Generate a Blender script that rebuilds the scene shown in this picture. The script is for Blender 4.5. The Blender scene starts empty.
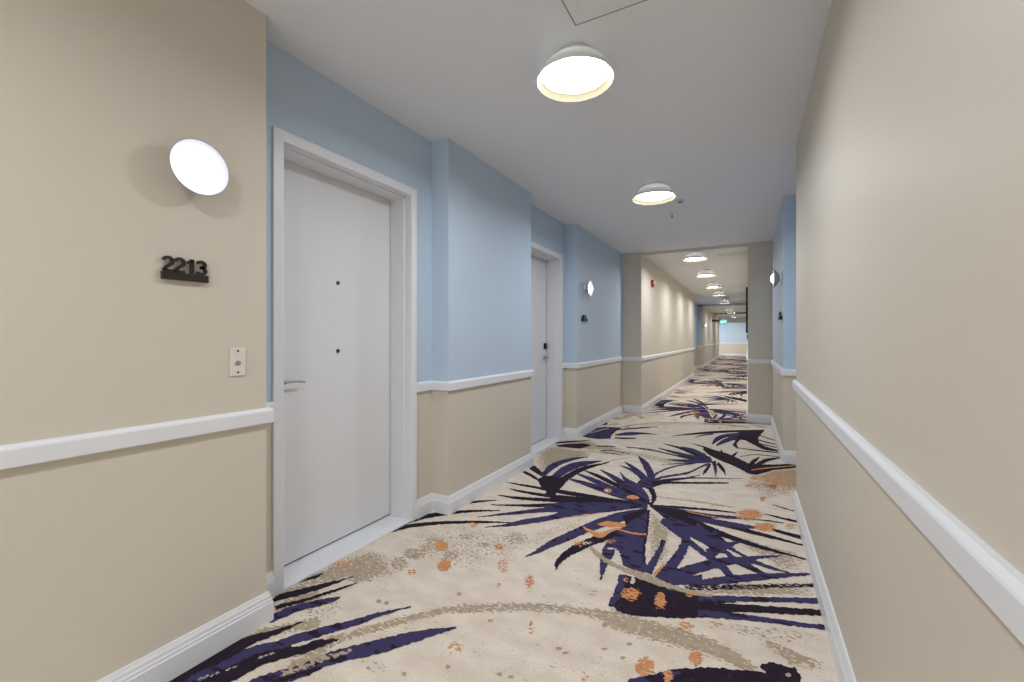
import bpy, bmesh, math, random
from mathutils import Vector, Matrix
from mathutils.geometry import tessellate_polygon

C = bpy.context.scene.collection
SC = bpy.context.scene
random.seed(7)
PI = math.pi

# ------------------------------------------------------------------ camera, exposure, world
cam_data = bpy.data.cameras.new('camera')
cam_data.sensor_width = 36.0
cam_data.lens = 437.0 / 1024.0 * 36.0
cam_data.shift_y = -2.5 / 1024.0
cam_data.clip_start = 0.02
cam_data.clip_end = 200
cam = bpy.data.objects.new('camera', cam_data)
C.objects.link(cam)
cam.location = (0, 0, 1.2)
cam.rotation_euler = (PI / 2, 0, math.atan(236.0 / 437.0))
SC.camera = cam
SC.view_settings.view_transform = 'Standard'
SC.view_settings.look = 'None'
SC.view_settings.gamma = 1.0
SC.view_settings.use_curve_mapping = False
SC.view_settings.exposure = 0.68
wd = bpy.data.worlds.new('world')
wd.use_nodes = True
wd.node_tree.nodes['Background'].inputs[0].default_value = (0.9, 0.92, 1.0, 1)
wd.node_tree.nodes['Background'].inputs[1].default_value = 0.3
SC.world = wd
LAMP = 43.0       # radiance of the ceiling light diffusers
SCONCE = 5.0     # radiance of the wall sconce diffusers

def added_fill(name, loc, rot, sx, sy, power):  # area light added at a made-up window to brighten the corridor
    l = bpy.data.lights.new(name, 'AREA'); l.shape = 'RECTANGLE'; l.size = sx; l.size_y = sy; l.energy = power; l.color = (.95, .98, 1.0)
    o = bpy.data.objects.new(name, l); C.objects.link(o); o.location = loc; o.rotation_euler = rot
added_fill('added_fill_back', (-.75, -4.03, 1.35), (PI / 2, 0, 0), 1.8, 2.0, 22)      # added unseen fill inside the invented glazing, facing down the corridor
added_fill('added_fill_lobby', (-3.33, 33.05, 1.35), (PI / 2, 0, -PI / 2), 2.2, 2.0, 34)  # added fill at the invented lobby window, hidden round the corner

# ------------------------------------------------------------------ materials
def lin(r, g, b):
    f = lambda v: (v / 255 / 12.92) if v / 255 <= .04045 else ((v / 255 + .055) / 1.055) ** 2.4
    return (f(r), f(g), f(b), 1)

def nmat(name):
    m = bpy.data.materials.new(name); m.use_nodes = True
    nt = m.node_tree; b = nt.nodes['Principled BSDF']
    return m, nt, b

def nd(nt, typ, **kw):
    n = nt.nodes.new(typ)
    for k, v in kw.items(): setattr(n, k, v)
    return n

def paint(name, col, rough=.55, grain=.02, bump=.05, scale=220, spec=.3):
    """painted / papered surface: a fine procedural grain in tone and relief"""
    m, nt, b = nmat(name)
    tc = nd(nt, 'ShaderNodeTexCoord')
    nz = nd(nt, 'ShaderNodeTexNoise'); nz.inputs['Scale'].default_value = scale; nz.inputs['Detail'].default_value = 2
    nt.links.new(tc.outputs['Object'], nz.inputs['Vector'])
    mx = nd(nt, 'ShaderNodeMix', data_type='RGBA')
    mx.inputs[6].default_value = tuple(c * (1 - grain) for c in col[:3]) + (1,)
    mx.inputs[7].default_value = tuple(min(1, c * (1 + grain)) for c in col[:3]) + (1,)
    nt.links.new(nz.outputs['Fac'], mx.inputs[0])
    nt.links.new(mx.outputs[2], b.inputs['Base Color'])
    bp = nd(nt, 'ShaderNodeBump'); bp.inputs['Strength'].default_value = bump; bp.inputs['Distance'].default_value = .002
    nt.links.new(nz.outputs['Fac'], bp.inputs['Height']); nt.links.new(bp.outputs[0], b.inputs['Normal'])
    b.inputs['Roughness'].default_value = rough
    b.inputs['Specular IOR Level'].default_value = spec
    return m

def weave(name, col):
    """wall covering with a faint vertical and horizontal thread"""
    m, nt, b = nmat(name)
    tc = nd(nt, 'ShaderNodeTexCoord')
    facs = []
    for sc in ((260, 260, 6), (8, 8, 260)):
        mp = nd(nt, 'ShaderNodeMapping'); mp.inputs['Scale'].default_value = sc
        nt.links.new(tc.outputs['Object'], mp.inputs['Vector'])
        nz = nd(nt, 'ShaderNodeTexNoise'); nz.inputs['Scale'].default_value = 1.0; nz.inputs['Detail'].default_value = 2
        nt.links.new(mp.outputs[0], nz.inputs['Vector']); facs.append(nz)
    ad = nd(nt, 'ShaderNodeMath', operation='ADD'); nt.links.new(facs[0].outputs[0], ad.inputs[0]); nt.links.new(facs[1].outputs[0], ad.inputs[1])
    hf = nd(nt, 'ShaderNodeMath', operation='MULTIPLY'); nt.links.new(ad.outputs[0], hf.inputs[0]); hf.inputs[1].default_value = .5
    mx = nd(nt, 'ShaderNodeMix', data_type='RGBA')
    mx.inputs[6].default_value = tuple(c * .965 for c in col[:3]) + (1,)
    mx.inputs[7].default_value = tuple(min(1, c * 1.035) for c in col[:3]) + (1,)
    nt.links.new(hf.outputs[0], mx.inputs[0]); nt.links.new(mx.outputs[2], b.inputs['Base Color'])
    bp = nd(nt, 'ShaderNodeBump'); bp.inputs['Strength'].default_value = .08; bp.inputs['Distance'].default_value = .002
    nt.links.new(hf.outputs[0], bp.inputs['Height']); nt.links.new(bp.outputs[0], b.inputs['Normal'])
    b.inputs['Roughness'].default_value = .5; b.inputs['Specular IOR Level'].default_value = .3
    return m

def glow(name, col, s):
    m, nt, b = nmat(name)
    b.inputs['Base Color'].default_value = (.9, .9, .9, 1)
    b.inputs['Emission Color'].default_value = col
    b.inputs['Emission Strength'].default_value = s
    return m

def metal(name, col, rough):
    m = paint(name, col, rough, .03, .02, 400)
    m.node_tree.nodes['Principled BSDF'].inputs['Metallic'].default_value = 1.0
    return m

M = {}
M['tan'] = weave('beige_wall_covering', lin(209, 201, 187))
M['blue'] = weave('blue_wall_covering', lin(187, 204, 222))
M['ceil'] = paint('ceiling_paint', lin(230, 232, 235), .8, .01, .04, 160)
M['white'] = paint('white_trim_paint', lin(226, 228, 232), .4, .01, .02, 120, .4)
M['door'] = paint('white_door_paint', lin(222, 223, 226), .45, .012, .03, 90, .35)
M['lampwhite'] = paint('lamp_white_enamel', lin(225, 225, 226), .4, .01, .01, 200)
M['dish'] = paint('sconce_satin_grey', lin(172, 174, 180), .5, .01, .01, 200)
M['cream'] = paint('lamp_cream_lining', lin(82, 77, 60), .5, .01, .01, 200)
M['plate'] = paint('ivory_plastic', lin(225, 215, 205), .4, .01, .01, 200)
M['bronze'] = paint('dark_bronze', lin(40, 28, 25), .45, .05, .05, 300, .4)
M['black'] = paint('black_plastic', lin(18, 16, 16), .35, .03, .02, 300)
M['steel'] = metal('brushed_steel', lin(175, 175, 178), .5)
M['darksteel'] = metal('dark_steel', lin(70, 70, 74), .4)
M['gap'] = paint('shadow_gap_rubber', lin(40, 40, 42), .8, .02, .02, 200)
M['red'] = paint('alarm_red', lin(160, 38, 36), .4, .02, .02, 200)
M['grey'] = paint('vent_grey', lin(150, 150, 155), .6, .02, .02, 200)
M['greypanel'] = paint('grey_seal', lin(120, 120, 122), .6, .02, .02, 200)
M['joint'] = paint('ceiling_joint', lin(150, 150, 152), .8, .02, .02, 200)
M['lens'] = paint('clear_lens', lin(225, 225, 230), .1, .02, .0, 200)
def thin_enamel(name, col, t):
    m = paint(name, col, .4, .01, .01, 200); nt = m.node_tree; b = nt.nodes['Principled BSDF']
    tr = nd(nt, 'ShaderNodeBsdfTranslucent'); tr.inputs[0].default_value = (1, .97, .9, 1)
    mx = nd(nt, 'ShaderNodeMixShader'); mx.inputs[0].default_value = t
    nt.links.new(b.outputs[0], mx.inputs[1]); nt.links.new(tr.outputs[0], mx.inputs[2])
    nt.links.new(mx.outputs[0], nt.nodes['Material Output'].inputs['Surface'])
    return m
M['shade'] = thin_enamel('lamp_shade_enamel', lin(236, 236, 236), .003)
M['glass'], _nt, _b = nmat('added_window_glass')
_b.inputs['Base Color'].default_value = (.95, .97, .97, 1); _b.inputs['Roughness'].default_value = .02; _b.inputs['Transmission Weight'].default_value = 1.0
M['diff'] = glow('ceiling_light_diffuser', (.95, .98, 1.02, 1), LAMP)
M['diff2'] = glow('far_ceiling_light_diffuser', (.97, .98, 1.0, 1), LAMP * 1.2)      # brighter lamps in the section past the first header
M['sdiff'] = glow('sconce_diffuser', (.97, .99, 1.03, 1), SCONCE)
M['exit'] = glow('exit_sign_panel', lin(60, 180, 168), .35)
M['exit'].node_tree.nodes['Principled BSDF'].inputs['Base Color'].default_value = lin(40, 140, 130)
M['exitletter'] = glow('exit_sign_letters', (.6, .95, .9, 1), .5)

def carpet(name, ink):
    """cut pile: cream ground with tan flecks; `ink` replaces it where the woven pattern is dense"""
    m, nt, b = nmat(name)
    tc = nd(nt, 'ShaderNodeTexCoord')
    def noise(scale, sx, sy, detail=2.0, off=0.0):
        mp = nd(nt, 'ShaderNodeMapping'); mp.inputs['Scale'].default_value = (sx, sy, 0); mp.inputs['Location'].default_value = (off, off, 0)
        nt.links.new(tc.outputs['Object'], mp.inputs['Vector'])
        n = nd(nt, 'ShaderNodeTexNoise'); n.inputs['Scale'].default_value = scale; n.inputs['Detail'].default_value = detail
        nt.links.new(mp.outputs[0], n.inputs['Vector']); return n.outputs['Fac']
    def mix(f, a, c):
        mx = nd(nt, 'ShaderNodeMix', data_type='RGBA')
        nt.links.new(f, mx.inputs[0])
        for i, v in ((6, a), (7, c)):
            if isinstance(v, tuple): mx.inputs[i].default_value = v
            else: nt.links.new(v, mx.inputs[i])
        return mx.outputs[2]
    def ramp(f, lo, hi):
        r = nd(nt, 'ShaderNodeMapRange'); r.inputs[1].default_value = lo; r.inputs[2].default_value = hi
        nt.links.new(f, r.inputs[0]); return r.outputs[0]
    CREAM, CREAM2, TAN = lin(225, 213, 199), lin(213, 199, 184), lin(180, 163, 142)
    base = mix(ramp(noise(7, 1, 1.6, 4), .35, .65), CREAM, CREAM2)
    fleck = nd(nt, 'ShaderNodeMath', operation='MULTIPLY')
    nt.links.new(ramp(noise(34, 1, 1.9, 2, 3), .665, .68), fleck.inputs[0])
    nt.links.new(ramp(noise(3.2, 1, 1, 2, 9), .45, .6), fleck.inputs[1])
    base = mix(fleck.outputs[0], base, TAN)
    tuft = noise(170, 1, 1, 1, 5)
    if ink:
        at = nd(nt, 'ShaderNodeAttribute', attribute_name='pile_cover')
        sub = nd(nt, 'ShaderNodeMath', operation='SUBTRACT')
        nt.links.new(at.outputs['Fac'], sub.inputs[0])
        nt.links.new(ramp(noise(58, .8, 1.45, 3.5, 1), .29, .71), sub.inputs[1])
        if name.endswith('indigo_pile'):       # indigo leaves carry plum-black strands
            ink = mix(ramp(noise(9, 1.0, 2.2, 5, 2), .56, .60), ink, lin(44, 35, 52))
        elif name.endswith('black_pile'):
            ink = mix(ramp(noise(60, 1.0, 1.6, 3, 4), .60, .66), ink, lin(58, 50, 72))
        nt.links.new(ramp(sub.outputs[0], 0.0, .02), b.inputs['Alpha'])
        base = ink if not isinstance(ink, tuple) else mix(ramp(noise(25, 1, 1.5, 2, 8), .4, .6), ink, tuple(c * .86 for c in ink[:3]) + (1,))
    tone = nd(nt, 'ShaderNodeMix', data_type='RGBA', blend_type='MULTIPLY'); tone.inputs[0].default_value = 1
    nt.links.new(base, tone.inputs[6])
    v = nd(nt, 'ShaderNodeMapRange'); v.inputs[1].default_value = .3; v.inputs[2].default_value = .7; v.inputs[3].default_value = .86; v.inputs[4].default_value = 1.08
    nt.links.new(tuft, v.inputs[0]); nt.links.new(v.outputs[0], tone.inputs[7])
    nt.links.new(tone.outputs[2], b.inputs['Base Color'])
    bp = nd(nt, 'ShaderNodeBump'); bp.inputs['Strength'].default_value = .35; bp.inputs['Distance'].default_value = .004
    nt.links.new(tuft, bp.inputs['Height']); nt.links.new(bp.outputs[0], b.inputs['Normal'])
    b.inputs['Roughness'].default_value = .95; b.inputs['Specular IOR Level'].default_value = .1
    return m

CARPET = [carpet('carpet_cream_ground', None), carpet('carpet_indigo_pile', lin(64, 59, 94)), carpet('carpet_plum_black_pile', lin(42, 33, 44)),
          carpet('carpet_tan_pile', lin(180, 163, 141)), carpet('carpet_orange_pile', lin(214, 150, 102)), carpet('carpet_pale_pile', lin(222, 210, 198))]

# ------------------------------------------------------------------ mesh helpers
class MB:
    """collects shapes for one mesh; every face remembers its material slot"""
    def __init__(s): s.bm = bmesh.new()
    def quadface(s, vs, mi=0):
        f = s.bm.faces.new([s.bm.verts.new(v) for v in vs]); f.material_index = mi; return f
    def box(s, x0, x1, y0, y1, z0, z1, mi=0, bevel=0):
        g = bmesh.ops.create_cube(s.bm, size=1.0)['verts']
        for v in g:
            v.co = Vector(((x0 + x1) / 2 + v.co.x * (x1 - x0), (y0 + y1) / 2 + v.co.y * (y1 - y0), (z0 + z1) / 2 + v.co.z * (z1 - z0)))
        fs = {f for v in g for f in v.link_faces}
        for f in fs: f.material_index = mi
        if bevel:
            es = list({e for f in fs for e in f.edges})
            r = bmesh.ops.bevel(s.bm, geom=es, offset=bevel, segments=2, affect='EDGES', profile=.7)
            for f in r['faces']: f.material_index = mi
        return s
    def lathe(s, prof, mat=None, seg=48, mi=0, closed=False):
        """prof: (radius, height) about local Z, mapped by matrix `mat`"""
        mat = mat or Matrix()
        rings = []
        for r, h in prof:
            if r < 1e-6: rings.append([s.bm.verts.new(mat @ Vector((0, 0, h)))])
            else: rings.append([s.bm.verts.new(mat @ Vector((r * math.cos(2 * PI * k / seg), r * math.sin(2 * PI * k / seg), h))) for k in range(seg)])
        for a, b in zip(rings, rings[1:]):
            for k in range(seg):
                k2 = (k + 1) % seg
                vs = [a[0]] if len(a) == 1 else [a[k], a[k2]]
                vs += [b[0]] if len(b) == 1 else [b[k2], b[k]]
                if len(vs) > 2:
                    f = s.bm.faces.new(vs); f.material_index = mi; f.smooth = True
        return s
    def tube(s, pts, radii, seg=12, mi=0, squash=1.0):
        rings = []
        n = len(pts); P = [Vector(p) for p in pts]
        for i, p in enumerate(P):
            t = (P[min(i + 1, n - 1)] - P[max(i - 1, 0)]).normalized()
            a = t.cross(Vector((0, 0, 1)))
            if a.length < .05: a = t.cross(Vector((0, 1, 0)))
            a.normalize(); b = a.cross(t).normalized()
            r = radii[i] if isinstance(radii, (list, tuple)) else radii
            rings.append([s.bm.verts.new(p + a * r * math.cos(2 * PI * k / seg) + b * r * squash * math.sin(2 * PI * k / seg)) for k in range(seg)])
        for A, B in zip(rings, rings[1:]):
            for k in range(seg):
                f = s.bm.faces.new([A[k], A[(k + 1) % seg], B[(k + 1) % seg], B[k]]); f.smooth = True; f.material_index = mi
        for R in (rings[0][::-1], rings[-1]):
            f = s.bm.faces.new(R); f.material_index = mi
        return s
    def sweep(s, path, prof, side=1):
        """profile (out, z) swept along a plan polyline with mitred corners; `side` +1 = out is to the right of travel"""
        P = [Vector((p[0], p[1])) for p in path]; n = len(P); rows = []
        for i in range(n):
            d0 = (P[i] - P[i - 1]).normalized() if i else None
            d1 = (P[i + 1] - P[i]).normalized() if i < n - 1 else None
            n0 = Vector((d0.y, -d0.x)) * side if d0 else None
            n1 = Vector((d1.y, -d1.x)) * side if d1 else None
            if n0 is None: m = n1
            elif n1 is None: m = n0
            else: m = (n0 + n1) / (1 + n0.dot(n1))
            rows.append([s.bm.verts.new((P[i].x + m.x * o, P[i].y + m.y * o, z)) for o, z in prof])
        k = len(prof)
        for A, B in zip(rows, rows[1:]):
            for j in range(k):
                s.bm.faces.new([A[j], B[j], B[(j + 1) % k], A[(j + 1) % k]])
        s.bm.faces.new(rows[0]); s.bm.faces.new(rows[-1][::-1])
        return s
    def build(s, name, mats, parent=None, loc=None, rotz=None, norm=True):
        if norm: bmesh.ops.recalc_face_normals(s.bm, faces=s.bm.faces[:])
        me = bpy.data.meshes.new(name); s.bm.to_mesh(me); s.bm.free()
        for m in (mats if isinstance(mats, (list, tuple)) else [mats]): me.materials.append(m)
        o = bpy.data.objects.new(name, me); C.objects.link(o)
        if parent: o.parent = parent
        if loc: o.location = loc
        if rotz is not None: o.rotation_euler[2] = rotz
        return o

def tag(o, label=None, cat=None, group=None, kind=None):
    if label: o['label'] = label
    if cat: o['category'] = cat
    if group: o['group'] = group
    if kind: o['kind'] = kind
    return o

def thing(name, loc, label, cat, group=None, rotz=0):
    o = bpy.data.objects.new(name, None); C.objects.link(o)
    o.location = loc; o.rotation_euler[2] = rotz; o.empty_display_size = .05
    return tag(o, label, cat, group)

def dup(root, loc, rotz, label):
    r = root.copy(); C.objects.link(r); r.location = loc; r.rotation_euler[2] = rotz; r['label'] = label
    for ch in list(root.children):
        c = ch.copy(); C.objects.link(c); c.parent = r
        for g in list(ch.children):
            d = g.copy(); C.objects.link(d); d.parent = c
    return r

# ------------------------------------------------------------------ the setting: walls, ceiling, floor
H = 2.57          # ceiling
RZ = .865         # the colour of the wall changes behind the chair rail
Y0, Y1 = -4.2, 34.6
OUTL, OUTR = -3.4, .95

def wall_seg(mb, x0, x1, y0, y1, upper, z0=0.0):
    if z0 < RZ: mb.box(x0, x1, y0, y1, z0, RZ, 0)
    mb.box(x0, x1, y0, y1, max(RZ, z0), H, upper)

NEAR, REC, FARX = -1.80, -1.945, -1.50
D1 = (1.256, 2.253)       # door frame 1, outer edges along the corridor
D2 = (3.850, 4.843)       # door frame 2
FT = 2.187                # top of the frames
w = MB()
wall_seg(w, OUTL, NEAR, Y0, 1.137, 0)
for a, b, d in ((1.137, 2.42, D1), (3.71, 4.95, D2)):
    wall_seg(w, OUTL, REC, a, d[0] + .02, 1); wall_seg(w, OUTL, REC, d[1] - .02, b, 1)
    w.box(OUTL, REC, d[0] + .02, d[1] - .02, FT - .02, H, 1)
    w.box(OUTL, REC - .35, d[0] + .02, d[1] - .02, 0, FT - .02, 0)
wall_seg(w, OUTL, NEAR, 2.42, 3.71, 1)
wall_seg(w, OUTL, NEAR, 4.95, 7.13, 1)
wall_seg(w, OUTL, FARX, 7.13, 14.9, 0)
wall_seg(w, OUTL, -1.80, 14.9, 19.2, 1)
wall_seg(w, OUTL, -1.64, 19.2, 19.24, 1)
wall_seg(w, OUTL, -1.64, 19.24, 31.4, 0)
wl = tag(w.build('wall_left', [M['tan'], M['blue']]), kind='structure')

RX, RREC = .30, .45
w = MB()
wall_seg(w, RX, OUTR, Y0, 3.68, 0)
wall_seg(w, RREC, OUTR, 3.68, 4.95, 1)
wall_seg(w, RX, OUTR, 4.95, 7.13, 1)
wall_seg(w, 0.0, OUTR, 7.13, Y1, 0)
wr = tag(w.build('wall_right', [M['tan'], M['blue']]), kind='structure')
w = MB(); wall_seg(w, OUTL - .4, OUTR, Y1, Y1 + .2, 1)
tag(w.build('wall_far', [M['tan'], M['blue']]), kind='structure')
# unseen glazing invented behind the camera and beside the far lobby, as fill sources
WB = (-1.70, .20, .30, 2.40)          # x0, x1, z0, z1
w = MB(); wall_seg(w, OUTL, WB[0], Y0 - .2, Y0, 0); wall_seg(w, WB[1], OUTR, Y0 - .2, Y0, 0)
w.box(WB[0], WB[1], Y0 - .2, Y0, 0, WB[2], 0); w.box(WB[0], WB[1], Y0 - .2, Y0, WB[3], H, 0)
tag(w.build('wall_back', [M['tan'], M['blue']]), kind='structure')
WL = (31.9, 34.2, .30, 2.40)
w = MB(); wall_seg(w, OUTL - .2, OUTL, 31.2, WL[0], 1); wall_seg(w, OUTL - .2, OUTL, WL[1], Y1, 1)
w.box(OUTL - .2, OUTL, WL[0], WL[1], 0, WL[2], 0); w.box(OUTL - .2, OUTL, WL[0], WL[1], WL[3], H, 1)
tag(w.build('wall_lobby', [M['tan'], M['blue']]), kind='structure')
def glazed(name, x0, x1, y0, y1, z0, z1):
    m = MB(); along = 'x' if x1 - x0 > y1 - y0 else 'y'; t_ = .05
    def bar(a0, a1, c0, c1):
        if along == 'x': m.box(a0, a1, y0, y1, c0, c1, 0, .003)
        else: m.box(x0, x1, a0, a1, c0, c1, 0, .003)
    A0, A1 = (x0, x1) if along == 'x' else (y0, y1)
    bar(A0, A0 + t_, z0, z1); bar(A1 - t_, A1, z0, z1); bar(A0 + t_, A1 - t_, z0, z0 + t_); bar(A0 + t_, A1 - t_, z1 - t_, z1)
    bar((A0 + A1) / 2 - t_ / 2, (A0 + A1) / 2 + t_ / 2, z0 + t_, z1 - t_)
    root = tag(m.build(name, M['white']), kind='structure')
    g = MB(); xm, ym = (x0 + x1) / 2, (y0 + y1) / 2
    if along == 'x': g.box(x0 + .02, x1 - .02, ym - .003, ym + .003, z0 + .02, z1 - .02)
    else: g.box(xm - .003, xm + .003, y0 + .02, y1 - .02, z0 + .02, z1 - .02)
    g.build('added_window_pane', M['glass'], root)
glazed('added_window_1', WB[0], WB[1], Y0 - .14, Y0 - .06, WB[2], WB[3])  # made-up window out of view behind the camera, added with its fill
glazed('added_window_2', OUTL - .14, OUTL - .06, WL[0], WL[1], WL[2], WL[3])  # made-up lobby window out of view, added to brighten the far end
c_ = MB(); c_.box(OUTL - .2, OUTR, Y0 - .2, Y1 + .2, H, H + .15)
tag(c_.build('ceiling', M['ceil']), kind='structure')

# headers that cross the ceiling
c_ = MB(); c_.box(FARX, 0, 7.135, 7.20, H - .036, H); tag(c_.build('trim_1', M['tan']), kind='structure')
c_ = MB(); c_.box(-1.80, 0, 19.2, 19.36, H - .065, H); tag(c_.build('trim_2', M['blue']), kind='structure')
c_ = MB(); c_.box(-1.64, 0, 26.0, 26.2, H - .06, H); tag(c_.build('trim_3', M['grey']), kind='structure')
c_ = MB(); c_.box(-1.64, 0, 31.2, 31.4, H - .36, H); tag(c_.build('trim_4', M['ceil']), kind='structure')

# ------------------------------------------------------------------ carpeted floor: ground plus the woven palm motifs, in one mesh

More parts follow.
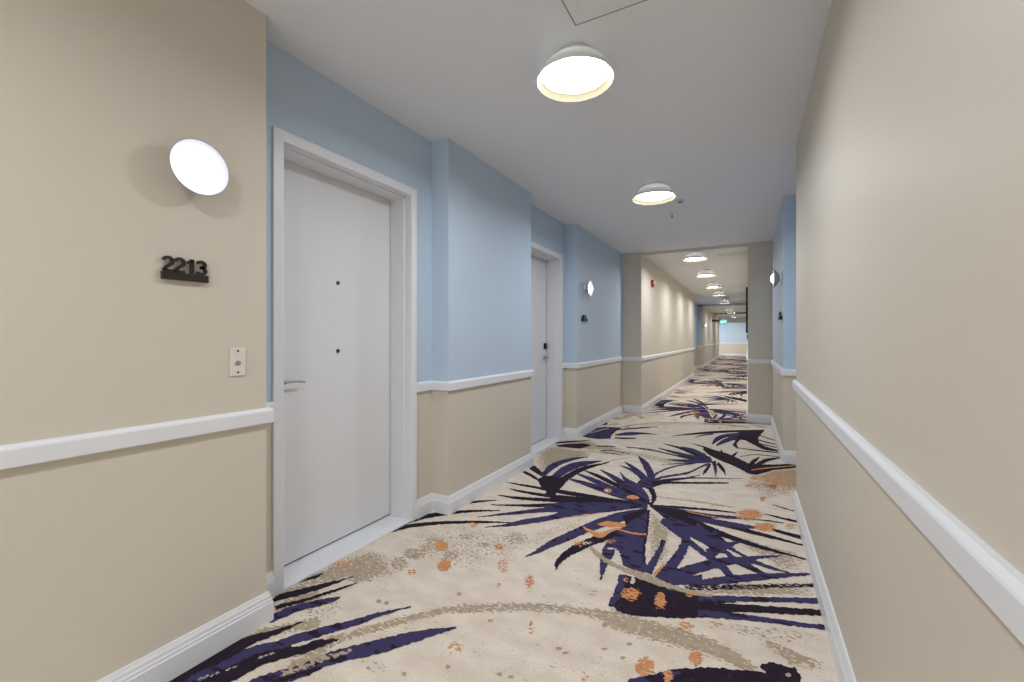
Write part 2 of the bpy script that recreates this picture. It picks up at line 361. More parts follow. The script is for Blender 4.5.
# carpet motifs: (strip or polygon, pile colour, density, outline as x, y in millimetres on the floor)
MOTIFS = [
('p','T',0.9,[-1975,4204,-1958,4442,-1886,4571,-1732,4534,-1487,4523,-1417,4347,-1417,4271,-1553,4066,-1650,3797,-1647,3632,-1636,3483]),
('p','T',0.75,[-1972,4782,-1822,4966,-1620,4972,-1456,4803,-1333,4839,-1122,4720,-1176,4636,-1341,4591,-1469,4506,-1666,4541,-1865,4522]),
('p','T',0.25,[-1862,6761,-1269,7202,-1186,6732,-1599,6301,-1760,6265]),
('s','T',0.5,[-1469,4414,-1506,4531,-1417,4407,-1461,4555,-1366,4398,-1418,4580,-1314,4393,-1373,4604,-1261,4396,-1325,4628,-1212,4416,-1277,4654,-1165,4446,-1227,4683,-1113,4472,-1168,4707,-1047,4481,-1094,4717,-957,4461,-998,4708,-852,4424,-889,4685,-750,4387,-783,4659,-663,4367,-693,4638,-595,4372,-622,4625,-539,4390,-561,4614,-487,4414,-504,4605,-434,4435,-446,4595]),
('p','T',0.8,[-1993,1395,-1955,1510,-1966,1607,-1926,1717,-1868,1819,-1675,1786,-1569,1699,-1614,1572,-1654,1507,-1781,1509,-1829,1412]),
('p','O',0.555,[-1866,1650,-1840,1619,-1831,1589,-1840,1565,-1865,1552,-1902,1551,-1943,1564,-1983,1588,-2012,1619,-2024,1651,-2016,1677,-1989,1692,-1949,1691,-1905,1676]),
('s','T',0.75,[-1773,936,-1812,946,-1769,956,-1815,968,-1766,976,-1819,990,-1761,995,-1822,1014,-1753,1013,-1820,1037,-1742,1031,-1811,1060,-1726,1048,-1799,1082,-1710,1066,-1784,1102,-1693,1082,-1768,1121,-1676,1098,-1751,1139,-1659,1113,-1732,1155,-1641,1128,-1715,1170,-1624,1146,-1699,1187,-1609,1166,-1685,1206,-1596,1187,-1672,1228,-1583,1209,-1659,1250,-1570,1231,-1646,1273]),
('s','T',0.8,[-1812,1195,-1886,1231,-1796,1212,-1879,1254,-1780,1230,-1872,1277,-1764,1248,-1864,1300,-1751,1268,-1857,1322,-1742,1289,-1848,1343,-1736,1311,-1839,1363,-1732,1333,-1829,1384,-1726,1356,-1819,1405]),
('s','T',0.6,[-1929,1270,-1978,1294,-1916,1290,-1969,1317,-1901,1311,-1959,1341,-1888,1331,-1950,1364,-1875,1353,-1942,1388,-1864,1375,-1936,1412,-1855,1396,-1931,1436,-1846,1418,-1927,1461,-1836,1440,-1922,1487]),
('p','T',0.42,[-1828,1298,-1792,1365,-1689,1421,-1603,1388,-1547,1330,-1585,1268,-1686,1214]),
('p','T',0.8,[-1647,1169,-1649,1221,-1599,1261,-1556,1219,-1604,1155]),
('s','T',0.72,[-1412,992,-1555,1056,-1405,1007,-1544,1071,-1397,1023,-1532,1087,-1389,1042,-1522,1100,-1384,1064,-1514,1111,-1387,1089,-1510,1123,-1395,1112,-1508,1139,-1404,1131,-1508,1160,-1409,1147,-1504,1182,-1410,1161,-1494,1201,-1409,1176,-1483,1215,-1404,1191,-1470,1229,-1397,1209,-1458,1245,-1386,1228,-1445,1264,-1373,1248,-1431,1286,-1357,1270,-1416,1309,-1340,1293,-1399,1334,-1320,1319,-1378,1361,-1299,1347,-1354,1390,-1275,1376,-1329,1420,-1252,1406,-1305,1450,-1230,1437,-1281,1480,-1208,1468,-1257,1511,-1185,1498,-1232,1542,-1160,1526,-1204,1573,-1130,1551,-1173,1602,-1098,1573,-1141,1628,-1064,1594,-1108,1654,-1030,1617,-1075,1680]),
('s','T',0.68,[-1111,1552,-1165,1624,-1083,1570,-1136,1642,-1056,1588,-1107,1660,-1029,1606,-1077,1678,-1001,1624,-1047,1696,-971,1643,-1017,1715,-941,1662,-985,1735,-911,1680,-953,1755,-881,1697,-921,1773,-852,1713,-890,1789,-824,1727,-859,1804,-795,1741,-827,1817,-764,1755,-793,1830,-729,1769,-755,1843,-692,1784,-714,1855,-654,1796,-674,1867,-620,1804,-638,1879,-589,1805,-607,1892,-560,1801,-579,1906,-533,1796,-553,1920,-505,1794,-526,1931,-476,1796,-497,1939,-449,1800,-468,1946,-421,1805,-438,1952,-394,1810,-409,1958]),
('s','T',0.8,[-538,1770,-557,1886,-511,1770,-529,1894,-484,1770,-502,1902,-458,1769,-474,1910,-430,1770,-445,1918,-400,1772,-413,1925,-370,1774,-381,1932,-340,1777,-347,1937,-311,1779,-313,1941,-282,1782,-279,1940,-252,1784,-246,1937,-223,1786,-215,1933,-196,1789,-187,1929,-172,1792,-163,1928,-150,1796,-141,1927,-132,1798,-118,1925,-114,1799,-94,1920,-96,1796,-71,1911,-78,1790,-50,1900,-60,1783,-31,1888,-42,1778,-15,1877,-26,1776,-1,1865,-11,1776,11,1853,4,1776,23,1841,18,1775,34,1829]),
('p','T',0.7,[29,2024,129,2014,191,1987,258,1981,250,1923,136,1888,93,1935,37,1965]),
('p','T',0.38,[-162,2044,-6,2074,260,2182,262,2071,80,2003,-111,1982]),
('p','T',0.38,[-1294,1154,-1224,1192,-1164,1204,-1138,1159,-1201,1135]),
('p','T',0.36,[-1925,2099,-1762,2261,-1508,2373,-1150,2493,-1074,2334,-1089,2131,-1222,2041,-1200,1916,-1294,1802,-1427,1894,-1552,1827,-1647,1708,-1736,1800]),
('p','T',0.72,[-1557,1924,-1542,1892,-1544,1860,-1563,1832,-1595,1815,-1635,1811,-1674,1821,-1706,1844,-1724,1875,-1724,1909,-1705,1939,-1670,1958,-1628,1961,-1588,1949]),
('p','T',0.648,[-1569,2098,-1557,2070,-1562,2041,-1581,2015,-1611,1999,-1647,1995,-1681,2003,-1708,2023,-1722,2051,-1718,2081,-1699,2108,-1667,2125,-1630,2129,-1595,2119]),
('p','T',0.648,[-1394,1994,-1381,1965,-1383,1938,-1397,1915,-1421,1902,-1451,1901,-1480,1912,-1505,1934,-1519,1962,-1519,1991,-1505,2015,-1480,2029,-1448,2029,-1417,2017]),
('p','T',0.576,[-1566,2007,-1551,1977,-1551,1948,-1564,1925,-1589,1911,-1621,1910,-1654,1922,-1682,1944,-1699,1974,-1701,2004,-1687,2029,-1661,2043,-1627,2044,-1593,2031]),
('p','T',0.576,[-1442,2232,-1434,2207,-1439,2180,-1456,2158,-1483,2143,-1514,2140,-1542,2148,-1564,2166,-1574,2191,-1569,2219,-1551,2242,-1524,2257,-1492,2261,-1463,2251]),
('p','T',0.54,[-1123,2371,-1115,2329,-1128,2285,-1160,2249,-1203,2225,-1250,2220,-1293,2233,-1324,2263,-1335,2305,-1324,2350,-1292,2390,-1245,2415,-1195,2420,-1151,2404]),
('p','T',0.576,[-1300,2180,-1293,2157,-1296,2134,-1310,2114,-1331,2103,-1356,2101,-1380,2110,-1398,2128,-1406,2151,-1404,2175,-1390,2196,-1368,2208,-1342,2209,-1318,2199]),
('p','T',0.648,[-1584,1792,-1562,1758,-1555,1726,-1564,1702,-1587,1690,-1620,1691,-1657,1707,-1692,1734,-1717,1768,-1727,1803,-1718,1829,-1693,1843,-1657,1840,-1618,1822]),
('p','T',0.35,[-1191,2305,-1145,2504,-1047,2724,-951,2836,-938,2670,-1056,2426,-1097,2243]),
('p','T',0.62,[-586,2973,-511,2956,-421,2818,-366,2454,-412,2338,-475,2454,-530,2686]),
('p','T',0.75,[-610,3184,-505,3019,-412,2873,-411,2647,-468,2669,-485,2530]),
('p','T',0.62,[-77,3024,122,2934,270,2937,271,2688,160,2628,79,2761,-43,2845]),
('p','T',0.45,[92,4164,342,4468,313,3982,132,3750,-19,3999]),
('p','T',0.8,[-298,2263,-94,2392,269,2588,271,2462,-11,2310,-232,2208]),
('s','T',0.55,[-612,3410,-619,3460,-554,3418,-561,3470,-496,3426,-501,3480,-439,3433,-445,3490,-388,3439,-392,3497,-342,3444,-346,3503,-301,3448,-304,3507,-262,3451,-264,3510,-223,3453,-224,3510,-185,3454,-185,3508,-149,3454,-148,3503,-112,3453,-111,3497,-77,3453,-75,3492]),
('p','T',0.9,[34,4345,174,4626,373,4788,474,4898,401,4142,174,4061,79,4181]),
('p','O',0.5,[-13,4177,34,4345,172,4572,373,4788,442,4565,393,4059,169,3938,-1,4029]),
('s','T',0.4,[-1304,6112,-1343,6291,-1176,6209,-1209,6379,-1053,6306,-1081,6468,-917,6404,-939,6556,-748,6499,-764,6643,-534,6589,-544,6727,-291,6675,-296,6808,-40,6758,-40,6887,202,6841,207,6964]),
('s','T',0.9,[-1783,7024,-1822,7182,-1693,7055,-1727,7201,-1601,7086,-1631,7220,-1515,7116,-1540,7239,-1440,7147,-1462,7260,-1380,7177,-1401,7283,-1333,7206,-1351,7307,-1289,7235,-1307,7332,-1244,7265,-1260,7357]),
('p','D',1.5,[-1805,3642,-1785,3743,-1690,3652,-1583,3528,-1573,3459,-1693,3550]),
('s','D',1.5,[-1788,3496,-1804,3542,-1764,3481,-1784,3535,-1742,3467,-1764,3529,-1720,3452,-1743,3521,-1695,3435,-1717,3507,-1666,3416,-1686,3486,-1635,3396,-1652,3460,-1602,3374,-1618,3433,-1571,3354,-1585,3407]),
('s','N',1.5,[-1548,3439,-1607,3502,-1555,3503,-1621,3574,-1562,3568,-1636,3651,-1567,3630,-1650,3731,-1570,3686,-1658,3807,-1571,3737,-1657,3870,-1570,3786,-1650,3922,-1566,3835,-1639,3967,-1560,3886,-1626,4010,-1551,3937,-1610,4055,-1538,3989,-1590,4098,-1523,4039,-1568,4138,-1507,4087,-1544,4173,-1488,4131,-1517,4203,-1467,4173,-1488,4227,-1445,4214,-1458,4248,-1423,4255,-1429,4271]),
('s','N',1.5,[-1434,3367,-1509,3466,-1431,3434,-1515,3547,-1428,3504,-1523,3634,-1425,3570,-1528,3725,-1419,3633,-1527,3809,-1413,3692,-1520,3881,-1405,3749,-1507,3944,-1395,3806,-1487,3999,-1379,3870,-1458,4050,-1355,3940,-1418,4096,-1324,4016,-1368,4133,-1290,4096,-1315,4167,-1255,4178,-1264,4202]),
('s','D',1.5,[-1342,3276,-1429,3398,-1341,3342,-1425,3462,-1340,3410,-1421,3528,-1339,3478,-1416,3597,-1336,3546,-1409,3665,-1332,3613,-1401,3730,-1327,3679,-1392,3795,-1319,3746,-1378,3861,-1305,3818,-1356,3928,-1282,3898,-1322,3994,-1250,3984,-1279,4059,-1215,4075,-1233,4125,-1179,4168,-1188,4191]),
('s','T',1.2,[-1249,4063,-1258,4085,-1223,4121,-1232,4144,-1197,4181,-1205,4205,-1170,4239,-1178,4264,-1141,4292,-1150,4317,-1112,4338,-1120,4362,-1082,4377,-1089,4399,-1052,4415,-1057,4434,-1021,4454,-1026,4470]),
('p','D',1.5,[-1583,3377,-1563,3501,-1477,3525,-1361,3541,-1325,3348,-1306,3146,-1288,3060,-1337,3034,-1408,3166,-1486,3240]),
('s','D',1.5,[-1957,4446,-1981,4486,-1955,4480,-1983,4524,-1956,4513,-1986,4563,-1953,4545,-1986,4605,-1944,4578,-1977,4647,-1923,4615,-1956,4688,-1894,4653,-1927,4728,-1862,4691,-1894,4767,-1833,4726,-1863,4801,-1806,4755,-1835,4827,-1780,4780,-1806,4848,-1755,4805,-1778,4867,-1730,4833,-1750,4888,-1705,4866,-1723,4913,-1682,4900,-1696,4940,-1658,4936,-1669,4967,-1634,4971,-1642,4994]),
('p','D',1.5,[-1909,4559,-1813,4673,-1658,4788,-1543,4756,-1570,4651,-1610,4536,-1726,4520,-1848,4513]),
('s','D',1.5,[-1480,4706,-1493,4747,-1458,4719,-1471,4762,-1435,4733,-1449,4778,-1413,4746,-1427,4793,-1389,4758,-1403,4805,-1365,4768,-1377,4812,-1340,4777,-1350,4815,-1314,4786,-1322,4818,-1288,4795,-1295,4821]),
('s','D',1.5,[-1386,4550,-1395,4579,-1364,4566,-1374,4596,-1343,4584,-1353,4616,-1321,4599,-1331,4632,-1295,4608,-1304,4642,-1261,4609,-1269,4642,-1223,4604,-1230,4634,-1185,4597,-1191,4624,-1153,4592,-1158,4616,-1130,4588,-1134,4609,-1111,4584,-1114,4602,-1094,4579,-1097,4596,-1076,4575,-1079,4589]),
('s','D',1.5,[-1371,4520,-1376,4539,-1341,4514,-1346,4536,-1311,4509,-1317,4533,-1281,4503,-1288,4530,-1252,4499,-1259,4527,-1223,4496,-1229,4521,-1195,4493,-1200,4515,-1167,4491,-1171,4509,-1139,4489,-1142,4503]),
('s','D',1.5,[-1172,4822,-1181,4859,-1137,4830,-1146,4868,-1104,4839,-1112,4877,-1068,4847,-1076,4885,-1028,4854,-1035,4890,-980,4858,-986,4890,-927,4860,-932,4887,-873,4862,-877,4883,-821,4864,-823,4879]),
('p','N',1.5,[-1792,5110,-1800,5427,-1792,5699,-1704,5835,-1611,5850,-1492,5879,-1504,5627,-1491,5361,-1451,5166,-1567,5075,-1669,5076]),
('s','T',1.4,[-1759,5308,-1774,5345,-1745,5358,-1761,5399,-1731,5409,-1749,5454,-1717,5460,-1736,5510,-1701,5513,-1721,5566,-1684,5569,-1703,5622,-1666,5626,-1684,5677,-1647,5685,-1663,5732,-1629,5745,-1643,5788]),
('p','D',1.5,[-1803,5882,-1804,6091,-1753,6119,-1727,5970]),
('s','N',1.5,[-1557,5652,-1567,5688,-1526,5676,-1539,5724,-1495,5698,-1512,5759,-1464,5723,-1483,5796,-1429,5754,-1450,5836,-1389,5794,-1411,5881,-1346,5840,-1369,5929,-1302,5889,-1323,5979,-1257,5941,-1276,6026,-1212,5995,-1228,6070,-1166,6053,-1178,6113,-1119,6113,-1127,6154,-1072,6172,-1077,6197]),
('s','N',1.5,[-1445,5356,-1461,5407,-1430,5364,-1452,5439,-1415,5372,-1444,5471,-1399,5381,-1435,5504,-1381,5391,-1421,5536,-1359,5402,-1404,5568,-1335,5415,-1383,5601,-1309,5431,-1359,5631,-1281,5452,-1331,5656,-1252,5482,-1297,5674,-1221,5519,-1259,5686,-1189,5556,-1218,5695,-1154,5588,-1177,5699,-1117,5611,-1134,5699,-1078,5628,-1089,5694,-1037,5644,-1045,5688,-998,5661,-1001,5682]),
('s','D',1.5,[-1402,5192,-1421,5267,-1376,5198,-1396,5277,-1350,5203,-1371,5287,-1324,5210,-1346,5297,-1297,5221,-1318,5308,-1268,5239,-1288,5320,-1239,5260,-1255,5332,-1208,5284,-1222,5344,-1178,5306,-1189,5356]),
('s','D',1.5,[-820,5654,-823,5672,-770,5702,-776,5742,-719,5751,-728,5814,-668,5800,-679,5885,-617,5848,-630,5953,-568,5895,-582,6015,-520,5941,-534,6074,-471,5987,-484,6131,-417,6037,-430,6188,-359,6091,-370,6246,-298,6147,-307,6302,-232,6205,-239,6358,-160,6264,-165,6413,-80,6325,-83,6468,6,6388,6,6521,96,6451,97,6573,184,6515,187,6626]),
('p','D',1.5,[-219,5902,-91,6344,187,6592,105,6020,115,5700,14,5844,-83,5836,-112,5619,-94,5340,-156,5495,-131,5765]),
('s','N',1.5,[-352,5426,-364,5463,-341,5482,-362,5543,-331,5537,-361,5630,-321,5584,-357,5725,-310,5630,-348,5817,-298,5682,-334,5894,-285,5739,-317,5961,-269,5799,-294,6021,-246,5862,-265,6080,-214,5926,-228,6136,-173,5993,-184,6188,-129,6061,-137,6239,-86,6130,-92,6290]),
('s','N',1.5,[-308,5369,-318,5420,-289,5422,-305,5506,-271,5474,-293,5596,-252,5526,-277,5690,-231,5579,-256,5780,-206,5641,-227,5858,-176,5711,-194,5926,-144,5785,-160,5989,-112,5860,-126,6055]),
('s','N',1.5,[-567,5705,-570,5721,-549,5743,-554,5771,-532,5782,-538,5822,-514,5820,-521,5873,-492,5856,-500,5920,-467,5891,-474,5962,-438,5924,-445,5998,-408,5958,-415,6033,-379,5992,-385,6069]),
('s','D',1.5,[-59,5914,-45,6111,-36,5856,-19,6059,-13,5799,5,6009,11,5743,30,5958,36,5686,57,5898,63,5621,85,5825,92,5551,114,5745,123,5487,142,5670,156,5441,172,5611,192,5421,203,5569,229,5417,238,5538,266,5421,274,5510,303,5421,308,5481]),
('s','D',1.5,[78,5961,82,6016,101,5926,106,5983,123,5891,128,5950,146,5858,151,5919,171,5828,176,5890,200,5805,204,5864,230,5786,234,5839,261,5768,265,5816,291,5750,295,5792]),
('s','D',1.5,[132,6184,136,6233,169,6128,173,6176,205,6071,209,6119,240,6019,244,6066,271,5979,276,6024,300,5953,304,5995,326,5938,330,5975,352,5926,355,5958,377,5913,380,5940]),
('s','D',1.5,[-4,5871,0,5925,31,5823,35,5875,65,5774,69,5826,99,5728,103,5779,137,5687,140,5738,178,5653,182,5702,223,5624,227,5670,268,5598,272,5640,311,5571,315,5610]),
('s','D',1.5,[-108,5379,-107,5410,-59,5369,-58,5406,-12,5359,-11,5403,36,5350,38,5399,86,5343,88,5396,138,5340,140,5393,192,5340,194,5390,246,5340,249,5387,299,5340,302,5384]),
('s','D',1.5,[-847,5193,-850,5216,-799,5156,-803,5198,-752,5122,-758,5182,-707,5086,-713,5164,-663,5046,-669,5140,-622,5001,-627,5109,-583,4952,-587,5074,-544,4902,-548,5037,-504,4855,-507,5000,-461,4811,-464,4962,-417,4769,-418,4923,-373,4727,-373,4883,-331,4687,-330,4845]),
('s','N',1.5,[-876,4968,-878,4989,-824,4925,-829,4970,-774,4883,-781,4950,-725,4843,-733,4932,-678,4807,-686,4913,-632,4774,-641,4896,-588,4743,-597,4879,-545,4716,-554,4862,-500,4694,-509,4846,-453,4681,-461,4831,-405,4674,-412,4815,-358,4669,-363,4800,-311,4663,-315,4785]),
('s','D',1.5,[-1047,4829,-1051,4849,-989,4820,-994,4847,-932,4813,-938,4847,-874,4803,-880,4843,-813,4786,-818,4832,-743,4757,-748,4810,-668,4720,-673,4780,-597,4686,-602,4751,-538,4663,-543,4731,-493,4656,-498,4724,-458,4658,-463,4724,-427,4664,-431,4727,-394,4667,-398,4728]),
('s','N',1.5,[-702,4530,-704,4547,-656,4524,-662,4572,-612,4517,-622,4596,-568,4513,-580,4622,-520,4519,-534,4648,-469,4538,-483,4678,-416,4567,-429,4709,-361,4599,-372,4741,-307,4629,-316,4772]),
('s','N',1.5,[-721,4334,-722,4345,-676,4365,-679,4383,-631,4395,-635,4421,-586,4426,-590,4459,-540,4458,-546,4497,-495,4490,-500,4532,-450,4522,-455,4566,-404,4555,-409,4600,-359,4588,-363,4635]),
('s','N',1.5,[-648,5131,-650,5167,-614,5090,-618,5159,-581,5050,-586,5153,-548,5011,-553,5142,-516,4969,-519,5120,-483,4923,-483,5082,-449,4875,-447,5034,-415,4825,-412,4984,-382,4778,-378,4937]),
('s','D',1.5,[-567,5361,-568,5385,-536,5332,-538,5367,-506,5304,-508,5351,-475,5275,-477,5333,-444,5242,-445,5309,-411,5204,-411,5276,-377,5162,-376,5237,-343,5119,-342,5198,-310,5074,-308,5164,-280,5034,-279,5144,-253,4996,-250,5130,-225,4951,-218,5108,-190,4889,-179,5065,-146,4803,-130,4995,-97,4703,-77,4909,-48,4601,-24,4820,-2,4508,25,4739]),
('s','D',1.5,[-431,5142,-428,5237,-412,5088,-407,5215,-395,5034,-387,5195,-375,4981,-367,5175,-353,4931,-345,5153,-328,4884,-321,5127,-301,4842,-294,5098,-273,4800,-265,5067,-242,4758,-233,5035,-208,4716,-198,5004,-172,4675,-160,4972,-137,4634,-121,4935,-105,4593,-83,4891,-74,4545,-47,4837,-44,4492,-13,4778,-16,4444,17,4718,8,4411,40,4663,26,4400,54,4612,41,4401,63,4563,54,4408,69,4515,68,4412,76,4469]),
('s','D',1.5,[-258,5216,-250,5230,-256,5167,-243,5190,-254,5120,-237,5150,-252,5078,-230,5107,-251,5043,-225,5057,-251,5009,-223,5004,-251,4972,-223,4956,-251,4930,-223,4913,-252,4888,-223,4873]),
('s','D',1.5,[-99,5213,-93,5182,-113,5164,-103,5118,-126,5114,-113,5052,-139,5069,-123,4991,-150,5032,-134,4938,-159,5004,-145,4899,-168,4980,-155,4872,-178,4955,-165,4850,-187,4929,-174,4828]),
('s','N',1.5,[-315,4675,-281,4738,-305,4609,-273,4669,-296,4545,-266,4601,-287,4485,-258,4531,-279,4427,-252,4460,-271,4367,-249,4388,-263,4305,-246,4318,-255,4243,-245,4251,-247,4183,-243,4186]),
('s','D',1.5,[-268,4599,-252,4697,-253,4549,-237,4645,-238,4500,-221,4594,-224,4455,-207,4541,-213,4415,-194,4485,-203,4377,-185,4427,-194,4338,-180,4371,-185,4297,-176,4318,-177,4256,-171,4268]),
('s','D',1.5,[-330,4610,-306,4564,-336,4533,-312,4487,-342,4456,-318,4411,-347,4385,-323,4341,-351,4327,-328,4285,-353,4285,-333,4247,-353,4252,-338,4222,-354,4224,-342,4202,-354,4194,-347,4180]),
('s','N',1.5,[-336,4616,-327,4566,-350,4577,-341,4528,-364,4539,-355,4490,-378,4500,-368,4452,-392,4457,-382,4411,-407,4407,-398,4364,-423,4353,-414,4313,-439,4300,-430,4263,-452,4254,-444,4221,-463,4216,-455,4187,-472,4183,-465,4159,-480,4153,-474,4133,-488,4122,-484,4106]),
('p','D',1.5,[-2,4642,90,4778,208,4841,387,4967,489,5052,474,4898,199,4629,121,4492,59,4398,11,4407]),
('s','D',1.5,[7,4560,-10,4612,19,4613,-2,4677,31,4667,6,4744,42,4719,15,4814,53,4775,28,4883,65,4839,45,4944,77,4912,63,4997,91,4991,82,5045,105,5072,101,5096]),
('s','D',1.5,[58,4611,42,4730,80,4679,65,4799,103,4750,88,4874,126,4817,114,4949,150,4880,143,5016,178,4940,175,5067,208,5001,208,5105,241,5057,242,5136,274,5108,275,5167,307,5148,309,5196,340,5180,343,5222,374,5208,377,5247,408,5239,411,5273]),
('s','O',1.4,[30,4538,30,4570,71,4580,71,4613,111,4622,111,4656,154,4666,154,4700,203,4713,203,4747,259,4764,261,4797,322,4818,324,4851,388,4874,390,4905,453,4930,455,4960]),
('s','D',1.5,[-71,4990,-72,5016,-38,5033,-39,5061,-6,5078,-7,5109,29,5119,29,5152,69,5150,70,5184,117,5165,118,5199,169,5169,171,5201,223,5169,225,5198,276,5171,278,5198]),
('p','O',0.666,[81,4312,77,4274,67,4240,53,4217,37,4209,23,4217,14,4240,11,4274,14,4313,24,4348,39,4372,55,4381,69,4372,78,4347]),
('p','O',0.666,[203,4118,198,4088,187,4060,171,4040,154,4031,140,4035,130,4051,127,4077,132,4107,143,4136,159,4157,176,4166,191,4162,201,4144]),
('p','O',0.592,[41,4082,38,4057,29,4033,17,4016,3,4009,-9,4013,-18,4027,-21,4048,-18,4073,-10,4097,3,4114,17,4122,30,4118,38,4104]),
('p','O',0.592,[126,3802,123,3780,116,3761,106,3747,96,3741,86,3745,80,3757,78,3776,81,3797,88,3817,98,3832,109,3837,118,3833,124,3821]),
('p','O',0.444,[346,4153,338,4123,323,4093,302,4070,280,4058,260,4059,248,4074,245,4099,251,4129,267,4160,288,4184,311,4196,331,4194,343,4179]),
('s','D',1.5,[-1797,3183,-1801,3193,-1757,3179,-1765,3196,-1719,3176,-1730,3199,-1680,3172,-1694,3202,-1639,3169,-1654,3205,-1594,3166,-1612,3207,-1547,3164,-1566,3210,-1499,3161,-1520,3212,-1451,3159,-1473,3216,-1404,3155,-1429,3220,-1360,3152,-1387,3226,-1310,3149,-1339,3231,-1249,3149,-1277,3236,-1171,3152,-1198,3239,-1082,3157,-1106,3240,-992,3164,-1012,3242,-911,3173,-927,3244,-840,3184,-853,3247,-773,3196,-784,3251,-709,3210,-717,3254,-645,3223,-651,3257]),
('s','D',1.5,[-1681,3061,-1686,3073,-1655,3052,-1663,3072,-1630,3043,-1641,3070,-1602,3034,-1617,3069,-1566,3028,-1584,3070,-1521,3026,-1541,3073,-1469,3025,-1491,3077,-1413,3026,-1436,3083,-1354,3028,-1379,3092,-1298,3030,-1325,3104,-1240,3032,-1271,3118,-1176,3039,-1208,3134,-1096,3056,-1127,3154,-996,3087,-1022,3177,-880,3128,-899,3202,-759,3172,-771,3229,-643,3214,-650,3255]),
('s','D',1.5,[-1681,2887,-1686,2898,-1634,2886,-1645,2908,-1588,2883,-1605,2918,-1542,2883,-1563,2929,-1493,2888,-1519,2942,-1445,2899,-1472,2958,-1395,2913,-1424,2976,-1343,2931,-1371,2997,-1283,2952,-1313,3023,-1216,2974,-1248,3056,-1143,3000,-1178,3097,-1065,3028,-1102,3137,-985,3058,-1019,3171,-900,3092,-928,3196,-811,3128,-831,3215,-720,3166,-733,3231,-631,3202,-639,3248]),
('s','D',1.5,[-1631,2697,-1637,2706,-1580,2715,-1589,2732,-1528,2734,-1541,2758,-1478,2752,-1495,2784,-1431,2770,-1451,2809,-1394,2785,-1416,2831,-1362,2798,-1387,2849,-1326,2814,-1354,2871,-1278,2837,-1308,2903,-1212,2872,-1245,2948,-1134,2914,-1170,3005,-1050,2960,-1087,3063,-967,3005,-1001,3114,-884,3050,-913,3153,-799,3096,-821,3185,-713,3142,-729,3215,-628,3188,-638,3245]),
('s','N',1.5,[-1596,2468,-1600,2474,-1565,2494,-1573,2506,-1533,2521,-1545,2538,-1503,2547,-1518,2570,-1473,2571,-1492,2601,-1446,2592,-1468,2628,-1421,2611,-1446,2652,-1396,2629,-1423,2676,-1368,2651,-1398,2703,-1340,2675,-1372,2732,-1311,2700,-1345,2762,-1277,2728,-1312,2796,-1232,2761,-1268,2837,-1171,2801,-1211,2889,-1100,2844,-1144,2951,-1023,2892,-1069,3015,-945,2942,-989,3072,-869,2996,-905,3118,-789,3054,-815,3157,-707,3115,-725,3193,-625,3175,-636,3231]),
('s','N',1.5,[-1469,2358,-1473,2363,-1442,2377,-1450,2389,-1413,2396,-1425,2415,-1386,2415,-1402,2441,-1361,2433,-1382,2466,-1340,2449,-1367,2490,-1323,2464,-1355,2513,-1306,2479,-1343,2537,-1287,2498,-1327,2563,-1265,2520,-1305,2590,-1240,2546,-1280,2618,-1214,2574,-1254,2646,-1190,2601,-1230,2675,-1167,2628,-1207,2702,-1146,2655,-1185,2729,-1124,2683,-1162,2757,-1101,2712,-1137,2786,-1077,2746,-1110,2816,-1051,2781,-1081,2847,-1024,2817,-1051,2878,-998,2851,-1021,2907,-971,2881,-991,2932,-945,2910,-962,2956,-918,2938,-932,2978,-890,2966,-902,3001]),
('p','N',1.5,[-1295,2875,-1186,2998,-903,3151,-667,3230,-621,3208,-672,3158,-835,2987,-948,2883,-1067,2777,-1185,2727,-1152,2802,-1253,2806]),
('s','O',1.2,[-1082,2736,-1086,2744,-1059,2754,-1063,2766,-1035,2772,-1041,2787,-1011,2792,-1018,2809,-986,2815,-994,2833,-961,2843,-968,2860,-935,2874,-942,2890,-909,2907,-914,2921,-883,2940,-887,2952]),
('s','N',1.5,[-1355,3506,-1364,3536,-1318,3488,-1332,3534,-1283,3470,-1300,3534,-1247,3453,-1268,3532,-1209,3434,-1231,3526,-1168,3413,-1192,3516,-1127,3391,-1151,3504,-1083,3369,-1107,3489,-1036,3348,-1061,3475,-986,3326,-1011,3460,-933,3303,-957,3444,-880,3283,-904,3427,-831,3266,-853,3410,-787,3253,-805,3390,-744,3244,-759,3370,-702,3237,-715,3349,-661,3229,-671,3329]),
('s','N',1.5,[-1339,3676,-1346,3708,-1286,3635,-1299,3691,-1235,3594,-1252,3675,-1186,3556,-1206,3659,-1141,3523,-1163,3640,-1103,3497,-1124,3619,-1070,3476,-1090,3597,-1034,3455,-1053,3573,-990,3428,-1007,3543,-934,3393,-949,3507,-871,3354,-884,3467,-808,3315,-819,3426,-748,3278,-757,3387]),
('s','D',1.5,[-1310,3799,-1315,3824,-1263,3761,-1272,3805,-1217,3724,-1230,3788,-1173,3689,-1188,3769,-1130,3654,-1145,3746,-1089,3620,-1103,3717,-1049,3586,-1061,3684,-1008,3553,-1021,3652,-967,3522,-980,3620,-925,3495,-938,3591,-883,3471,-894,3562,-842,3448,-851,3533,-801,3426,-809,3505]),
('s','N',1.5,[-1186,3889,-1189,3909,-1151,3845,-1157,3889,-1119,3804,-1127,3871,-1085,3762,-1095,3849,-1048,3716,-1058,3821,-1007,3666,-1017,3784,-963,3611,-972,3741,-919,3558,-927,3697,-875,3508,-884,3656,-832,3464,-841,3617,-789,3423,-797,3578,-750,3386,-754,3537,-719,3353,-716,3492,-695,3325,-685,3440,-674,3298,-661,3389,-654,3268,-642,3341,-632,3238,-623,3296]),
